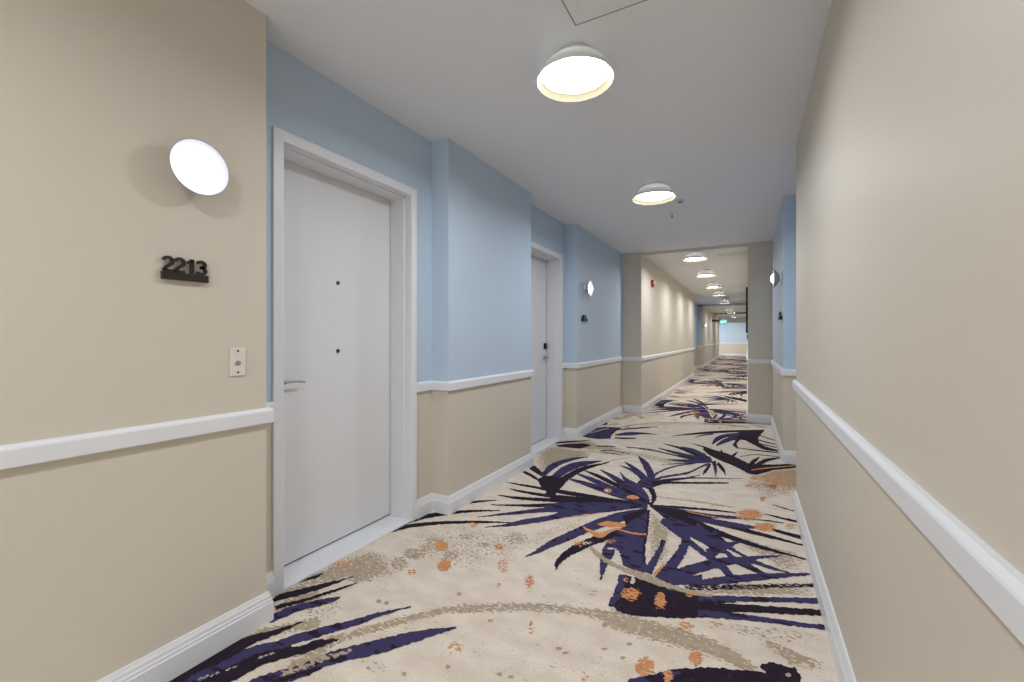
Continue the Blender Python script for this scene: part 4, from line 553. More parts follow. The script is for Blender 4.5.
('S','N',1.5,[-1774,1135,-1816,1151,-1768,1151,-1815,1169,-1762,1167,-1814,1188,-1756,1183,-1811,1206,-1750,1199,-1808,1224,-1745,1215,-1802,1241,-1741,1232,-1796,1258,-1736,1248,-1787,1274,-1728,1264,-1777,1291,-1717,1281,-1764,1309,-1703,1298,-1749,1326,-1689,1316,-1733,1344,-1677,1333,-1719,1359,-1670,1350,-1706,1372,-1665,1366,-1695,1384,-1661,1382,-1683,1396,-1657,1399,-1671,1408]),
('S','C',1.5,[-1696,827,-1700,828,-1695,828,-1701,830,-1694,829,-1702,831,-1692,830,-1703,832,-1692,831,-1703,834,-1692,832,-1702,835,-1693,833,-1701,835,-1694,835,-1700,836,-1695,836,-1698,837]),
('S','C',1.5,[-1691,840,-1694,841,-1689,842,-1695,843,-1688,843,-1696,845,-1686,845,-1697,847,-1685,846,-1697,849,-1685,848,-1696,851,-1686,850,-1694,852,-1687,852,-1693,854,-1687,854,-1691,855]),
('S','C',1.5,[-1678,854,-1681,855,-1676,856,-1682,857,-1675,857,-1683,859,-1673,858,-1684,861,-1673,859,-1684,862,-1673,861,-1683,863,-1673,862,-1682,865,-1674,864,-1680,866,-1675,866,-1679,867]),
('S','C',1.5,[-1671,871,-1674,872,-1670,872,-1675,874,-1668,873,-1676,875,-1667,874,-1677,876,-1666,875,-1678,878,-1666,876,-1677,879,-1667,877,-1676,880,-1669,879,-1674,880,-1670,880,-1673,881]),
('S','C',1.5,[-1657,900,-1660,901,-1655,901,-1661,903,-1653,902,-1662,904,-1652,903,-1663,906,-1651,905,-1663,908,-1651,906,-1662,909,-1652,908,-1661,910,-1653,910,-1659,912,-1654,912,-1657,913]),
('S','C',1.5,[-1650,916,-1653,917,-1648,917,-1654,919,-1646,918,-1655,920,-1645,919,-1656,922,-1644,920,-1656,923,-1644,921,-1655,925,-1645,923,-1653,925,-1646,925,-1652,926,-1647,926,-1650,927]),
('S','C',1.5,[-1615,987,-1618,989,-1613,989,-1618,991,-1611,990,-1619,993,-1609,992,-1619,995,-1608,993,-1619,997,-1607,995,-1618,999,-1607,997,-1616,1001,-1608,1000,-1614,1002,-1608,1002,-1612,1003]),
('S','C',1.5,[-1607,1005,-1611,1006,-1605,1006,-1611,1009,-1602,1007,-1611,1011,-1600,1008,-1611,1013,-1599,1010,-1610,1015,-1598,1011,-1608,1016,-1598,1014,-1606,1017,-1598,1016,-1604,1018,-1598,1018,-1601,1019]),
('S','C',1.5,[-1598,1021,-1601,1023,-1595,1022,-1601,1025,-1593,1023,-1601,1027,-1590,1025,-1601,1029,-1589,1026,-1600,1031,-1588,1028,-1598,1033,-1588,1030,-1596,1034,-1587,1032,-1593,1035,-1587,1034,-1591,1036]),
('S','C',1.5,[-1685,1031,-1690,1033,-1674,1043,-1686,1048,-1663,1055,-1681,1063,-1652,1067,-1676,1078,-1642,1080,-1669,1093,-1634,1095,-1660,1107,-1628,1110,-1648,1120,-1621,1127,-1636,1134,-1614,1143,-1624,1148]),
('S','C',1.5,[-1566,1091,-1570,1094,-1556,1097,-1565,1102,-1545,1102,-1560,1111,-1535,1108,-1555,1119,-1527,1115,-1549,1127,-1522,1124,-1543,1135,-1518,1135,-1535,1143,-1516,1145,-1528,1151,-1514,1156,-1520,1159]),
('S','C',1.5,[-1510,1021,-1513,1023,-1504,1029,-1509,1031,-1497,1036,-1504,1039,-1490,1043,-1500,1048,-1484,1051,-1494,1056,-1479,1059,-1489,1064,-1475,1068,-1483,1072,-1471,1077,-1476,1080,-1467,1086,-1470,1088]),
('s','D',1.5,[-1950,1989,-1974,2004,-1951,2005,-1976,2021,-1951,2022,-1978,2039,-1951,2039,-1980,2057,-1951,2055,-1982,2074,-1952,2070,-1986,2090,-1953,2083,-1991,2106,-1954,2096,-1996,2124,-1953,2110,-1998,2143,-1949,2126,-1999,2164,-1945,2143,-1997,2186,-1939,2162,-1994,2208,-1933,2182,-1989,2231,-1925,2202,-1982,2253,-1917,2224,-1973,2275,-1908,2246,-1962,2297,-1897,2268,-1949,2320,-1884,2289,-1934,2342,-1868,2311,-1917,2365,-1851,2333,-1899,2387,-1833,2356,-1880,2409,-1816,2379,-1859,2429,-1799,2402,-1838,2449,-1779,2426,-1814,2469,-1757,2449,-1789,2490,-1732,2474,-1761,2512,-1703,2499,-1730,2536,-1673,2523,-1698,2559,-1643,2547,-1664,2580,-1612,2570,-1630,2597,-1581,2591,-1594,2613,-1549,2612,-1558,2628,-1517,2634,-1523,2643]),
('s','D',1.5,[-1952,1989,-1969,2001,-1944,2008,-1965,2025,-1936,2029,-1961,2049,-1927,2049,-1957,2073,-1918,2068,-1951,2096,-1910,2086,-1946,2116,-1903,2102,-1940,2135,-1893,2119,-1931,2156,-1876,2141,-1914,2179,-1850,2167,-1887,2207,-1818,2198,-1854,2239,-1780,2231,-1814,2271,-1740,2263,-1771,2303,-1695,2296,-1723,2334,-1645,2330,-1670,2365,-1593,2363,-1615,2395,-1544,2393,-1562,2422,-1497,2421,-1512,2446,-1451,2446,-1463,2466,-1406,2470,-1414,2485,-1360,2495,-1366,2505]),
('s','D',1.5,[-1789,2530,-1800,2539,-1790,2557,-1804,2569,-1791,2585,-1810,2601,-1791,2611,-1813,2633,-1786,2635,-1809,2662,-1773,2657,-1796,2687,-1756,2677,-1778,2708,-1736,2697,-1756,2726,-1714,2718,-1732,2744,-1692,2740,-1707,2763,-1668,2761,-1680,2780,-1643,2784,-1651,2796,-1619,2806,-1623,2813]),
('p','D',1.5,[-1956,2388,-1963,2444,-1919,2429,-1930,2411]),
('p','O',0.851,[-1519,2052,-1504,2023,-1500,1997,-1507,1977,-1525,1967,-1550,1970,-1577,1984,-1602,2007,-1619,2036,-1625,2064,-1617,2086,-1598,2096,-1572,2093,-1544,2077]),
('p','O',0.888,[-1375,1885,-1360,1858,-1357,1833,-1364,1814,-1381,1805,-1405,1807,-1430,1820,-1453,1843,-1469,1870,-1474,1896,-1466,1916,-1448,1926,-1424,1923,-1397,1908]),
('p','O',0.629,[-1232,2197,-1223,2174,-1221,2152,-1228,2137,-1240,2130,-1257,2133,-1275,2146,-1291,2165,-1301,2189,-1303,2211,-1297,2227,-1284,2234,-1266,2231,-1248,2217]),
('p','O',0.629,[-1527,2376,-1518,2356,-1517,2337,-1523,2323,-1536,2317,-1552,2318,-1570,2328,-1585,2345,-1594,2364,-1596,2383,-1590,2398,-1577,2405,-1560,2403,-1542,2392]),
('p','O',0.444,[-1452,2109,-1446,2096,-1446,2084,-1451,2074,-1461,2069,-1474,2069,-1486,2075,-1497,2085,-1502,2097,-1503,2110,-1497,2120,-1487,2125,-1474,2125,-1462,2119]),
('p','O',0.592,[-1492,1739,-1484,1726,-1483,1714,-1487,1704,-1497,1698,-1511,1698,-1525,1704,-1538,1715,-1546,1728,-1548,1741,-1544,1751,-1533,1756,-1519,1756,-1505,1750]),
('p','O',0.4588,[-1105,2017,-1093,1989,-1089,1965,-1093,1948,-1105,1942,-1121,1947,-1140,1964,-1158,1988,-1171,2017,-1176,2043,-1172,2061,-1160,2067,-1142,2061,-1123,2043]),
('p','O',0.555,[-929,1981,-926,1967,-929,1952,-938,1940,-951,1933,-966,1932,-979,1938,-988,1949,-992,1964,-989,1979,-980,1991,-967,1998,-952,1999,-938,1993]),
('p','O',0.74,[-292,1650,-290,1621,-297,1594,-309,1575,-325,1566,-342,1570,-357,1585,-367,1610,-370,1639,-364,1668,-351,1689,-334,1699,-315,1694,-300,1677]),
('p','O',0.74,[-143,1786,-144,1762,-151,1741,-162,1725,-174,1718,-187,1721,-197,1734,-202,1754,-202,1777,-195,1800,-184,1817,-171,1824,-158,1820,-148,1807]),
('p','O',0.555,[-194,1963,-195,1938,-203,1915,-216,1898,-231,1889,-246,1892,-258,1905,-264,1926,-264,1951,-257,1975,-244,1994,-228,2002,-212,1999,-200,1985]),
('p','O',0.703,[-231,1637,-230,1619,-233,1602,-239,1591,-246,1587,-255,1591,-262,1602,-266,1618,-267,1637,-265,1655,-259,1667,-251,1671,-242,1667,-235,1655]),
('p','O',0.37,[-89,2038,-91,2021,-97,2006,-107,1994,-117,1988,-128,1989,-135,1997,-139,2011,-137,2027,-131,2043,-121,2056,-110,2062,-100,2060,-92,2052]),
('p','O',0.555,[-920,1947,-906,1912,-901,1883,-904,1863,-914,1858,-931,1866,-951,1888,-970,1920,-985,1956,-992,1988,-989,2010,-978,2016,-960,2005,-939,1980]),
('p','O',0.444,[-1104,2021,-1088,1985,-1083,1954,-1087,1933,-1101,1926,-1122,1933,-1146,1954,-1168,1986,-1185,2022,-1193,2055,-1189,2079,-1174,2087,-1151,2078,-1126,2054]),
('p','O',0.407,[-614,2005,-613,1989,-619,1973,-630,1960,-645,1952,-661,1951,-674,1956,-682,1968,-683,1983,-677,1999,-665,2013,-650,2021,-634,2023,-621,2017]),
('p','O',0.481,[-777,1639,-766,1611,-759,1588,-758,1575,-763,1572,-774,1581,-787,1600,-801,1626,-814,1654,-822,1679,-823,1695,-818,1698,-806,1687,-792,1666]),
('p','O',0.407,[-493,1493,-491,1481,-493,1470,-498,1462,-505,1458,-514,1459,-521,1465,-527,1475,-529,1487,-528,1499,-523,1507,-515,1511,-507,1510,-499,1503]),
('p','O',0.407,[-1052,1840,-1046,1827,-1044,1815,-1045,1806,-1051,1803,-1059,1806,-1068,1815,-1077,1827,-1083,1841,-1086,1853,-1085,1862,-1079,1865,-1071,1861,-1061,1853]),
('p','O',0.444,[-970,1404,-960,1383,-957,1364,-962,1350,-974,1343,-991,1346,-1010,1356,-1026,1373,-1038,1394,-1042,1414,-1037,1429,-1024,1436,-1006,1434,-987,1422]),
('p','T',1.1,[-950,1598,-949,1594,-951,1589,-956,1584,-962,1581,-968,1580,-973,1581,-977,1583,-978,1588,-976,1592,-971,1597,-965,1600,-959,1602,-953,1601]),
('p','T',1.1,[-633,1580,-633,1576,-636,1572,-640,1568,-645,1565,-651,1564,-655,1564,-658,1567,-658,1571,-656,1575,-651,1579,-646,1582,-640,1583,-636,1583]),
('p','T',1.1,[-600,1571,-600,1567,-603,1563,-607,1559,-612,1556,-618,1554,-622,1555,-624,1558,-624,1561,-622,1566,-618,1570,-612,1572,-607,1574,-603,1573]),
('p','T',1.1,[-401,1649,-401,1645,-404,1641,-408,1637,-413,1634,-418,1633,-422,1633,-424,1636,-424,1640,-421,1644,-417,1648,-412,1651,-406,1652,-403,1651]),
('p','T',1.1,[-399,1735,-399,1731,-402,1726,-406,1722,-412,1719,-417,1718,-421,1719,-423,1722,-423,1726,-420,1731,-416,1735,-410,1738,-405,1739,-401,1738]),
('p','T',1.1,[-477,1659,-477,1655,-480,1651,-484,1647,-489,1644,-495,1643,-499,1643,-501,1646,-501,1650,-498,1654,-494,1659,-488,1662,-483,1663,-479,1662]),
('p','T',1.1,[-770,1358,-770,1355,-772,1351,-776,1348,-781,1345,-786,1344,-790,1344,-793,1346,-793,1349,-791,1352,-787,1356,-782,1359,-777,1360,-773,1360]),
('p','T',1.1,[-728,1367,-727,1364,-729,1360,-733,1356,-738,1354,-743,1352,-748,1353,-750,1355,-750,1358,-748,1361,-744,1365,-739,1368,-734,1369,-730,1369]),
('p','T',1.1,[-1074,1196,-1072,1192,-1072,1188,-1074,1185,-1078,1182,-1083,1182,-1088,1183,-1092,1186,-1094,1190,-1094,1194,-1092,1197,-1088,1199,-1083,1200,-1078,1199]),
('p','T',1.1,[-957,1299,-955,1294,-955,1290,-958,1286,-962,1284,-967,1284,-972,1285,-975,1289,-977,1293,-977,1297,-974,1301,-970,1303,-965,1303,-960,1302]),
('p','T',1.1,[-1182,1695,-1178,1688,-1178,1681,-1181,1676,-1186,1673,-1193,1673,-1200,1676,-1205,1682,-1208,1689,-1209,1695,-1206,1701,-1201,1704,-1194,1703,-1187,1700]),
('p','T',1.1,[-1471,1472,-1467,1466,-1466,1460,-1468,1455,-1473,1452,-1480,1452,-1488,1455,-1494,1459,-1498,1465,-1499,1471,-1497,1476,-1492,1479,-1485,1479,-1477,1476]),
('p','T',1.1,[-1431,1481,-1427,1475,-1426,1469,-1428,1465,-1433,1462,-1440,1462,-1447,1464,-1454,1469,-1458,1474,-1459,1480,-1456,1485,-1451,1488,-1444,1488,-1437,1486]),
('P','D',1.5,[-378,1521,-310,1597,-238,1670,-122,1744,-5,1791,61,1812,38,1835,67,1878,106,1881,152,1890,167,1852,154,1784,111,1726,-33,1626,-146,1559,-289,1488,-394,1453]),
('S','N',1.5,[-381,1440,-412,1487,-366,1461,-396,1507,-351,1482,-380,1527,-336,1503,-363,1548,-321,1523,-345,1568,-305,1543,-326,1587,-289,1564,-307,1606,-272,1584,-288,1623,-258,1602,-270,1637,-245,1618,-255,1649,-234,1633,-241,1657,-223,1647,-228,1664,-211,1661,-214,1672]),
('P','O',0.814,[-231,1637,-230,1620,-233,1604,-239,1594,-247,1589,-255,1593,-262,1603,-266,1618,-267,1636,-264,1652,-258,1664,-250,1668,-242,1664,-235,1653]),
('P','T',1.2,[136,1842,135,1836,131,1829,127,1825,122,1822,118,1822,115,1825,115,1830,116,1837,119,1843,124,1848,129,1851,133,1850,135,1847]),
]
REPEAT = 4.877
INK = {'N': 1, 'D': 2, 'T': 3, 'O': 4, 'C': 5}
bm = bmesh.new()
dl = bm.verts.layers.float.new('pile_cover')
def addv(x, y, z, d):
    v = bm.verts.new((x, y, z)); v[dl] = d; return v
q = [addv(x, y, 0, 0) for x, y in ((OUTL - .2, Y0 - .2), (OUTR, Y0 - .2), (OUTR, Y1 + .2), (OUTL - .2, Y1 + .2))]
bm.faces.new(q).material_index = 0
q2 = [addv(v.co.x, v.co.y, -.12, 0) for v in q]
bm.faces.new(q2[::-1]).material_index = 0
for i in range(4): bm.faces.new([q[i], q2[i], q2[(i + 1) % 4], q[(i + 1) % 4]]).material_index = 0

def dens(pts, step, jit, rnd, closed):
    out = []
    n = len(pts)
    for i in range(n if closed else n - 1):
        a, b = pts[i], pts[(i + 1) % n]
        L = math.hypot(b[0] - a[0], b[1] - a[1]); k = max(1, int(L / step))
        for j in range(k):
            t = j / k
            out.append((a[0] + (b[0] - a[0]) * t + rnd.uniform(-jit, jit), a[1] + (b[1] - a[1]) * t + rnd.uniform(-jit, jit)))
    if not closed: out.append(pts[-1])
    return out

rnd = random.Random(3)
SHAPES = []
for kind, ink, d, flat in MOTIFS:
    once = kind.isupper(); kind = kind.lower()
    top = max(flat[1::2]) / 1000
    P = [(flat[i] / 1000, flat[i + 1] / 1000) for i in range(0, len(flat), 2)]
    soft = d < 1.25
    if kind == 's':
        L, R = P[0::2], P[1::2]
        # resample both edges together so the strip keeps its pairing
        n = len(L); rows = []
        for i in range(n - 1):
            seg = max(math.dist(L[i], L[i + 1]), math.dist(R[i], R[i + 1]))
            k = max(1, min(60, int(seg / .010)))
            for j in range(k):
                t = j / k; e = .005 if not soft else 0
                rows.append(tuple((A[i][0] + (A[i + 1][0] - A[i][0]) * t + rnd.uniform(-e, e), A[i][1] + (A[i + 1][1] - A[i][1]) * t + rnd.uniform(-e, e)) for A in (L, R)))
        rows.append((L[-1], R[-1]))
        SHAPES.append(('s', ink, d, rows, soft, once, top))
    elif soft:
        cx = sum(p[0] for p in P) / len(P); cy = sum(p[1] for p in P) / len(P)
        SHAPES.append(('f', ink, d, P, (cx, cy), once, top))
    else:
        Q = dens(P, .010, .005, rnd, True)
        tris = tessellate_polygon([[Vector((x, y, 0)) for x, y in Q]])
        SHAPES.append(('p', ink, d, Q, tris, once, top))
for n in range(-1, 7):
    dy = n * REPEAT
    for k, (kind, ink, d, A, B, once, top) in enumerate(SHAPES):
        if (once and n) or (n < 0 and top + dy > .35): continue
        z = .0003 + k * .000006
        mi = INK[ink]
        if kind == 's':
            prev = None
            for i, (l, r) in enumerate(A):
                if B:
                    e = 0 if (i == 0 or i == len(A) - 1) else 1
                    row = [addv(l[0], l[1] + dy, z, d * .25), addv(l[0] * .7 + r[0] * .3, l[1] * .7 + r[1] * .3 + dy, z, d * e + d * .3 * (1 - e)),
                           addv(l[0] * .3 + r[0] * .7, l[1] * .3 + r[1] * .7 + dy, z, d * e + d * .3 * (1 - e)), addv(r[0], r[1] + dy, z, d * .25)]
                else:
                    row = [addv(l[0], l[1] + dy, z, d), addv(r[0], r[1] + dy, z, d)]
                if prev:
                    for j in range(len(row) - 1):
                        bm.faces.new([prev[j], row[j], row[j + 1], prev[j + 1]]).material_index = mi
                prev = row
        elif kind == 'f':
            cx, cy = B
            inner = [addv(cx + (x - cx) * .6, cy + (y - cy) * .6 + dy, z, d * .9) for x, y in A]
            outer = [addv(x, y + dy, z, d * .25) for x, y in A]
            cv = addv(cx, cy + dy, z, d)
            m_ = len(A)
            for i in range(m_):
                j = (i + 1) % m_
                bm.faces.new([cv, inner[i], inner[j]]).material_index = mi
                bm.faces.new([inner[i], outer[i], outer[j], inner[j]]).material_index = mi
        else:
            vs = [addv(x, y + dy, z, d) for x, y in A]
            for t in B:
                try: bm.faces.new([vs[i] for i in t]).material_index = mi
                except ValueError: pass
for f in bm.faces:
    if f.normal.length and f.calc_center_median().z > -.01:
        f.normal_update()
        if f.normal.z < -.5: f.normal_flip()
me = bpy.data.meshes.new('floor'); bm.to_mesh(me); bm.free()
for m in CARPET: me.materials.append(m)
fl_o = bpy.data.objects.new('floor', me); C.objects.link(fl_o)
tag(fl_o, kind='structure')

# ------------------------------------------------------------------ baseboards and chair rails
BASE = [(-.01, 0), (.020, 0), (.020, .080), (.017, .085), (.017, .092), (.014, .098), (.013, .108), (.009, .117), (.007, .124), (-.01, .124)]
RAIL = [(-.01, .843), (.018, .843), (.020, .846), (.022, .893), (.020, .898), (.012, .907), (-.01, .907)]
BACKS = [(NEAR, Y0), (NEAR, 1.137), (REC, 1.137), (REC, D1[0])]
MIDS = [(REC, D1[1]), (REC, 2.42), (NEAR, 2.42), (NEAR, 3.71), (REC, 3.71), (REC, D2[0])]
FARS = [(REC, D2[1]), (REC, 4.95), (NEAR, 4.95), (NEAR, 7.13), (FARX, 7.13), (FARX, 14.9), (-1.80, 14.9), (-1.80, 19.2), (-1.64, 19.2), (-1.64, 31.4), (OUTL, 31.4)]
RIGHTS = [(RX, Y0), (RX, 3.68), (RREC, 3.68), (RREC, 4.95), (RX, 4.95), (RX, 7.13), (0.0, 7.13), (0.0, Y1), (OUTL, Y1)]
for nm, prof in (('baseboard', BASE), ('trim', RAIL)):
    a = MB()
    for p in (BACKS, MIDS, FARS): a.sweep(p, prof, 1)
    tag(a.build('baseboard_left' if nm == 'baseboard' else 'trim_5', M['white']), kind='structure')
    a = MB().sweep(RIGHTS, prof, -1)
    tag(a.build('baseboard_right' if nm == 'baseboard' else 'trim_6', M['white']), kind='structure')

# ------------------------------------------------------------------ doors
DOORX = -2.12
def frame_mesh(d):
    a, b = d
    m = MB()
    out = REC + .012                       # face stands proud of the wall
    cw = .052
    def leg(y0, y1, x0, x1, z1): m.box(x0, x1, y0, y1, 0, z1, 0, .003)
    # face casing
    leg(a, a + cw, REC - .03, out, FT); leg(b - cw, b, REC - .03, out, FT)
    m.box(REC - .03, out, a + cw - .001, b - cw + .001, FT - cw, FT, 0, .003)
    # jamb lining with a shallow rabbet line, running back to the slab
    leg(a + .005, a + .050, DOORX - .06, REC - .010, FT - .005); leg(b - .050, b - .005, DOORX - .06, REC - .010, FT - .005)
    m.box(DOORX - .06, REC - .010, a + .045, b - .045, FT - .050, FT - .005, 0, .002)
    leg(a + .04, a + .058, DOORX + .004, REC - .050, FT - .045); leg(b - .058, b - .04, DOORX + .004, REC - .050, FT - .045)
    m.box(DOORX + .004, REC - .050, a + .05, b - .05, FT - .060, FT - .045, 0, .002)
    return m

def make_door(name, d, handle_y, toward):
    a, b = d
    m = MB()
    m.box(DOORX - .045, DOORX, a + .054, b - .055, .020, FT - .056, 0, .002)
    root = tag(m.build(name, M['door']), kind='structure')
    frame_mesh(d).build('door_frame', M['white'], root)
    s = MB(); s.box(DOORX - .05, REC + .006, a + .05, b - .05, 0, .012, 0, .003)
    s.build('threshold', M['white'], root)
    g = MB()                               # dark seal between slab, jambs, head and threshold
    g.box(DOORX - .05, DOORX - .006, a + .050, b - .050, .011, .021)
    g.box(DOORX - .05, DOORX - .006, b - .0555, b - .0505, .012, FT - .055)
    g.box(DOORX - .05, DOORX - .006, a + .05, b - .05, FT - .0565, FT - .0525)
    tag(g.build('seal', M['gap'], root), label='dark rubber seal around the door slab')
    # lever handle on its rose
    h = MB(); z = .975
    rx = Matrix.Translation((DOORX, handle_y, z)) @ Matrix.Rotation(PI / 2, 4, 'Y')
    h.lathe([(0, 0), (.026, 0), (.026, .006), (.022, .010), (.011, .011), (.010, .048), (0, .048)], rx, 28)
    pts = [(DOORX + .046, handle_y - toward * .008, z), (DOORX + .047, handle_y + toward * .012, z + .002), (DOORX + .046, handle_y + toward * .045, z + .003),
           (DOORX + .043, handle_y + toward * .085, z - .001), (DOORX + .038, handle_y + toward * .118, z - .008)]
    h.tube(pts, [.009, .008, .0065, .0055, .0045], 12)
    tag(h.build('lever_handle', M['steel'], root), label='steel lever handle')
    return root

d1 = make_door('door_1', D1, 1.408, 1)
for zz in (1.526, 1.127):
    p = MB(); mt = Matrix.Translation((DOORX, 1.772, zz)) @ Matrix.Rotation(PI / 2, 4, 'Y')
    p.lathe([(0, -.002), (.0115, 0), (.0115, .004), (.009, .0055), (.0065, .0055), (.005, .003), (0, .003)], mt, 24)
    tag(p.build('peephole', M['darksteel'], d1), label='upper dark door viewer' if zz > 1.3 else 'lower dark door viewer')
p = MB(); p.box(DOORX, DOORX + .004, 1.402, 1.410, 1.10, 1.142, 0, .001)
tag(p.build('lock_plate', M['darksteel'], d1), label='narrow steel deadbolt plate above the lever')
d2 = make_door('door_2', D2, D2[1] - .115, -1)
p = MB(); p.box(DOORX, DOORX + .022, D2[1] - .135, D2[1] - .078, 1.075, 1.145, 0, .004)
tag(p.build('lock_reader', M['black'], d2), label='black square card reader above the lever')
for zz in (1.526, 1.127):
    p = MB(); mt = Matrix.Translation((DOORX, 4.34, zz)) @ Matrix.Rotation(PI / 2, 4, 'Y')
    p.lathe([(0, -.002), (.0115, 0), (.0115, .004), (.009, .0055), (.0065, .0055), (.005, .003), (0, .003)], mt, 24)
    p.build('peephole', M['darksteel'], d2)

# ------------------------------------------------------------------ ceiling lights
def arc_pts(n, f): return [f(i / n) for i in range(n + 1)]
def make_ceiling_light():
    t = thing('ceiling_light', (-.735, 2.0, H), '', 'ceiling light', 'round white ceiling lights along the corridor')
    MB().lathe([(0, 0), (.086, 0), (.086, -.028), (0, -.028)], None, 56).build('canopy', M['lampwhite'], t)
    # bowl: outside sweeps from the canopy out to the rim; the inside is a separate cream lining
    outer = [(.084, -0.0265), (.104, -0.0290), (.122, -0.0390), (.140, -0.0550), (.157, -0.0760), (.171, -0.0990), (.181, -0.1190), (.1855, -0.1270), (.183, -0.1290)]
    MB().lathe(outer, None, 64).build('shade', M['shade'], t, norm=False)
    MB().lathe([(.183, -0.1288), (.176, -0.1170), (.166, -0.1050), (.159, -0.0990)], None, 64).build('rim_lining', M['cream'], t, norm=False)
    tag(MB().lathe([(.159, -0.0995), (.10, -0.1005), (0, -0.1010)], None, 64).build('diffuser', M['diff'], t), label='glowing opal diffuser')
    return t
light0 = make_ceiling_light()
ORD = ['first', 'second', 'third', 'fourth', 'fifth', 'sixth', 'seventh', 'eighth', 'ninth', 'tenth', 'eleventh']
lights = [(2.02, 'large round white ceiling light nearest the camera, with broad shadow on ceiling beside it'),
          (4.01, 'round white ceiling light opposite the second door recess, second from the camera'),
          (7.44, 'round white ceiling light just beyond the first header across the corridor ceiling'),
          (9.52, 'round white ceiling light next beyond the one behind the first ceiling header'),
          (11.75, 'fifth round white ceiling light counted from the camera down the corridor'),
          (13.95, 'sixth round white ceiling light counted from the camera down the corridor'),
          (17.2, 'small distant ceiling light just in front of the blue ceiling header'),
          (21.4, 'tiny distant ceiling light, first one beyond the blue ceiling header'),
          (24.2, 'tiny distant ceiling light hanging in front of the exit sign, second beyond blue header'),
          (28.6, 'farthest corridor ceiling light between the exit sign and the end lobby'),
          (32.8, 'ceiling light in the end lobby before the blue end wall'),
          (-.30, 'added round white ceiling light directly above and left of the camera, out of the frame'),  # this lamp and the next two are unseen, added to light the near walls
          (-2.2, 'added round white ceiling light behind the camera, farther back out of the frame'),
          (-3.7, 'added round white ceiling light at the closed end behind the camera, out of the frame')]
for i, (y, lab) in enumerate(lights):
    o = light0 if i == 0 else dup(light0, (-.735, y, H), 0, lab)
    o['label'] = lab
    if 2 <= i <= 10:
        for ch in o.children:
            if ch.name.startswith('diffuser'):
                if i == 2: far_disc = ch.data.copy(); far_disc.materials[0] = M['diff2']
                ch.data = far_disc

# ------------------------------------------------------------------ wall sconces (built facing +X, origin on the wall)
def make_sconce():
    t = thing('wall_sconce', (NEAR, .850, 1.814), '', 'wall lamp', 'round white wall sconces')
    RY = Matrix.Rotation(PI / 2, 4, 'Y')
    MB().lathe([(0, 0), (.052, 0), (.052, .012), (.047, .016), (.026, .019), (.024, .031), (0, .031)], RY, 40).build('wall_mount', M['lampwhite'], t)
    # dished disc: back skin and front skin meet in a thin rim
    back = [(.024, .030)] + arc_pts(8, lambda u: (.040 + .055 * u, .024 + .042 * u ** 1.4)) + [(.0985, .069), (.098, .072)]
    front = [(.098, .072), (.0955, .0715)] + arc_pts(8, lambda u: (.094 - .038 * u, .070 - .032 * u ** .9)) + [(.054, .034)]
    d = MB().lathe(back + front[1:], RY, 64)
    d.build('dish', M['dish'], t)
    tag(MB().lathe([(.0535, .033), (.0535, .050), (.050, .066), (.043, .079), (.031, .089), (.016, .0945), (0, .096)], RY, 48).build('diffuser', M['sdiff'], t), label='glowing round diffuser')
    return t
sc0 = make_sconce()
sc0['label'] = 'round white dish wall sconce on the beige wall above the 2213 number sign'
dup(sc0, (NEAR, 5.27, 1.825), 0, 'round white dish wall sconce on the blue left wall beyond the second door')
dup(sc0, (RX, 5.22, 1.815), PI, 'round white dish wall sconce on the blue wall section at right')
dup(sc0, (-1.64, 19.9, 1.75), 0, 'tiny far wall sconce on the left wall past the blue header')

# ------------------------------------------------------------------ room number signs
def stroke(mb, pts, wd, x0, x1):
    """flat bold stroke in the YZ plane, thick along X"""
    n = len(pts); L = []; R = []
    for i in range(n):
        a = Vector(pts[max(i - 1, 0)]); b = Vector(pts[min(i + 1, n - 1)])
        t = (b - a).normalized(); nn = Vector((-t.y, t.x)) * wd / 2
        L.append(Vector(pts[i]) + nn); R.append(Vector(pts[i]) - nn)
    fr = [[mb.bm.verts.new((x, p.x, p.y)) for p in S] for x in (x0, x1) for S in (L, R)]
    for i in range(n - 1):
        mb.bm.faces.new([fr[0][i], fr[0][i + 1], fr[1][i + 1], fr[1][i]]); mb.bm.faces.new([fr[2][i], fr[3][i], fr[3][i + 1], fr[2][i + 1]])
        mb.bm.faces.new([fr[0][i], fr[2][i], fr[2][i + 1], fr[0][i + 1]]); mb.bm.faces.new([fr[1][i], fr[1][i + 1], fr[3][i + 1], fr[3][i]])
    for i in (0, n - 1): mb.bm.faces.new([fr[0][i], fr[1][i], fr[3][i], fr[2][i]])

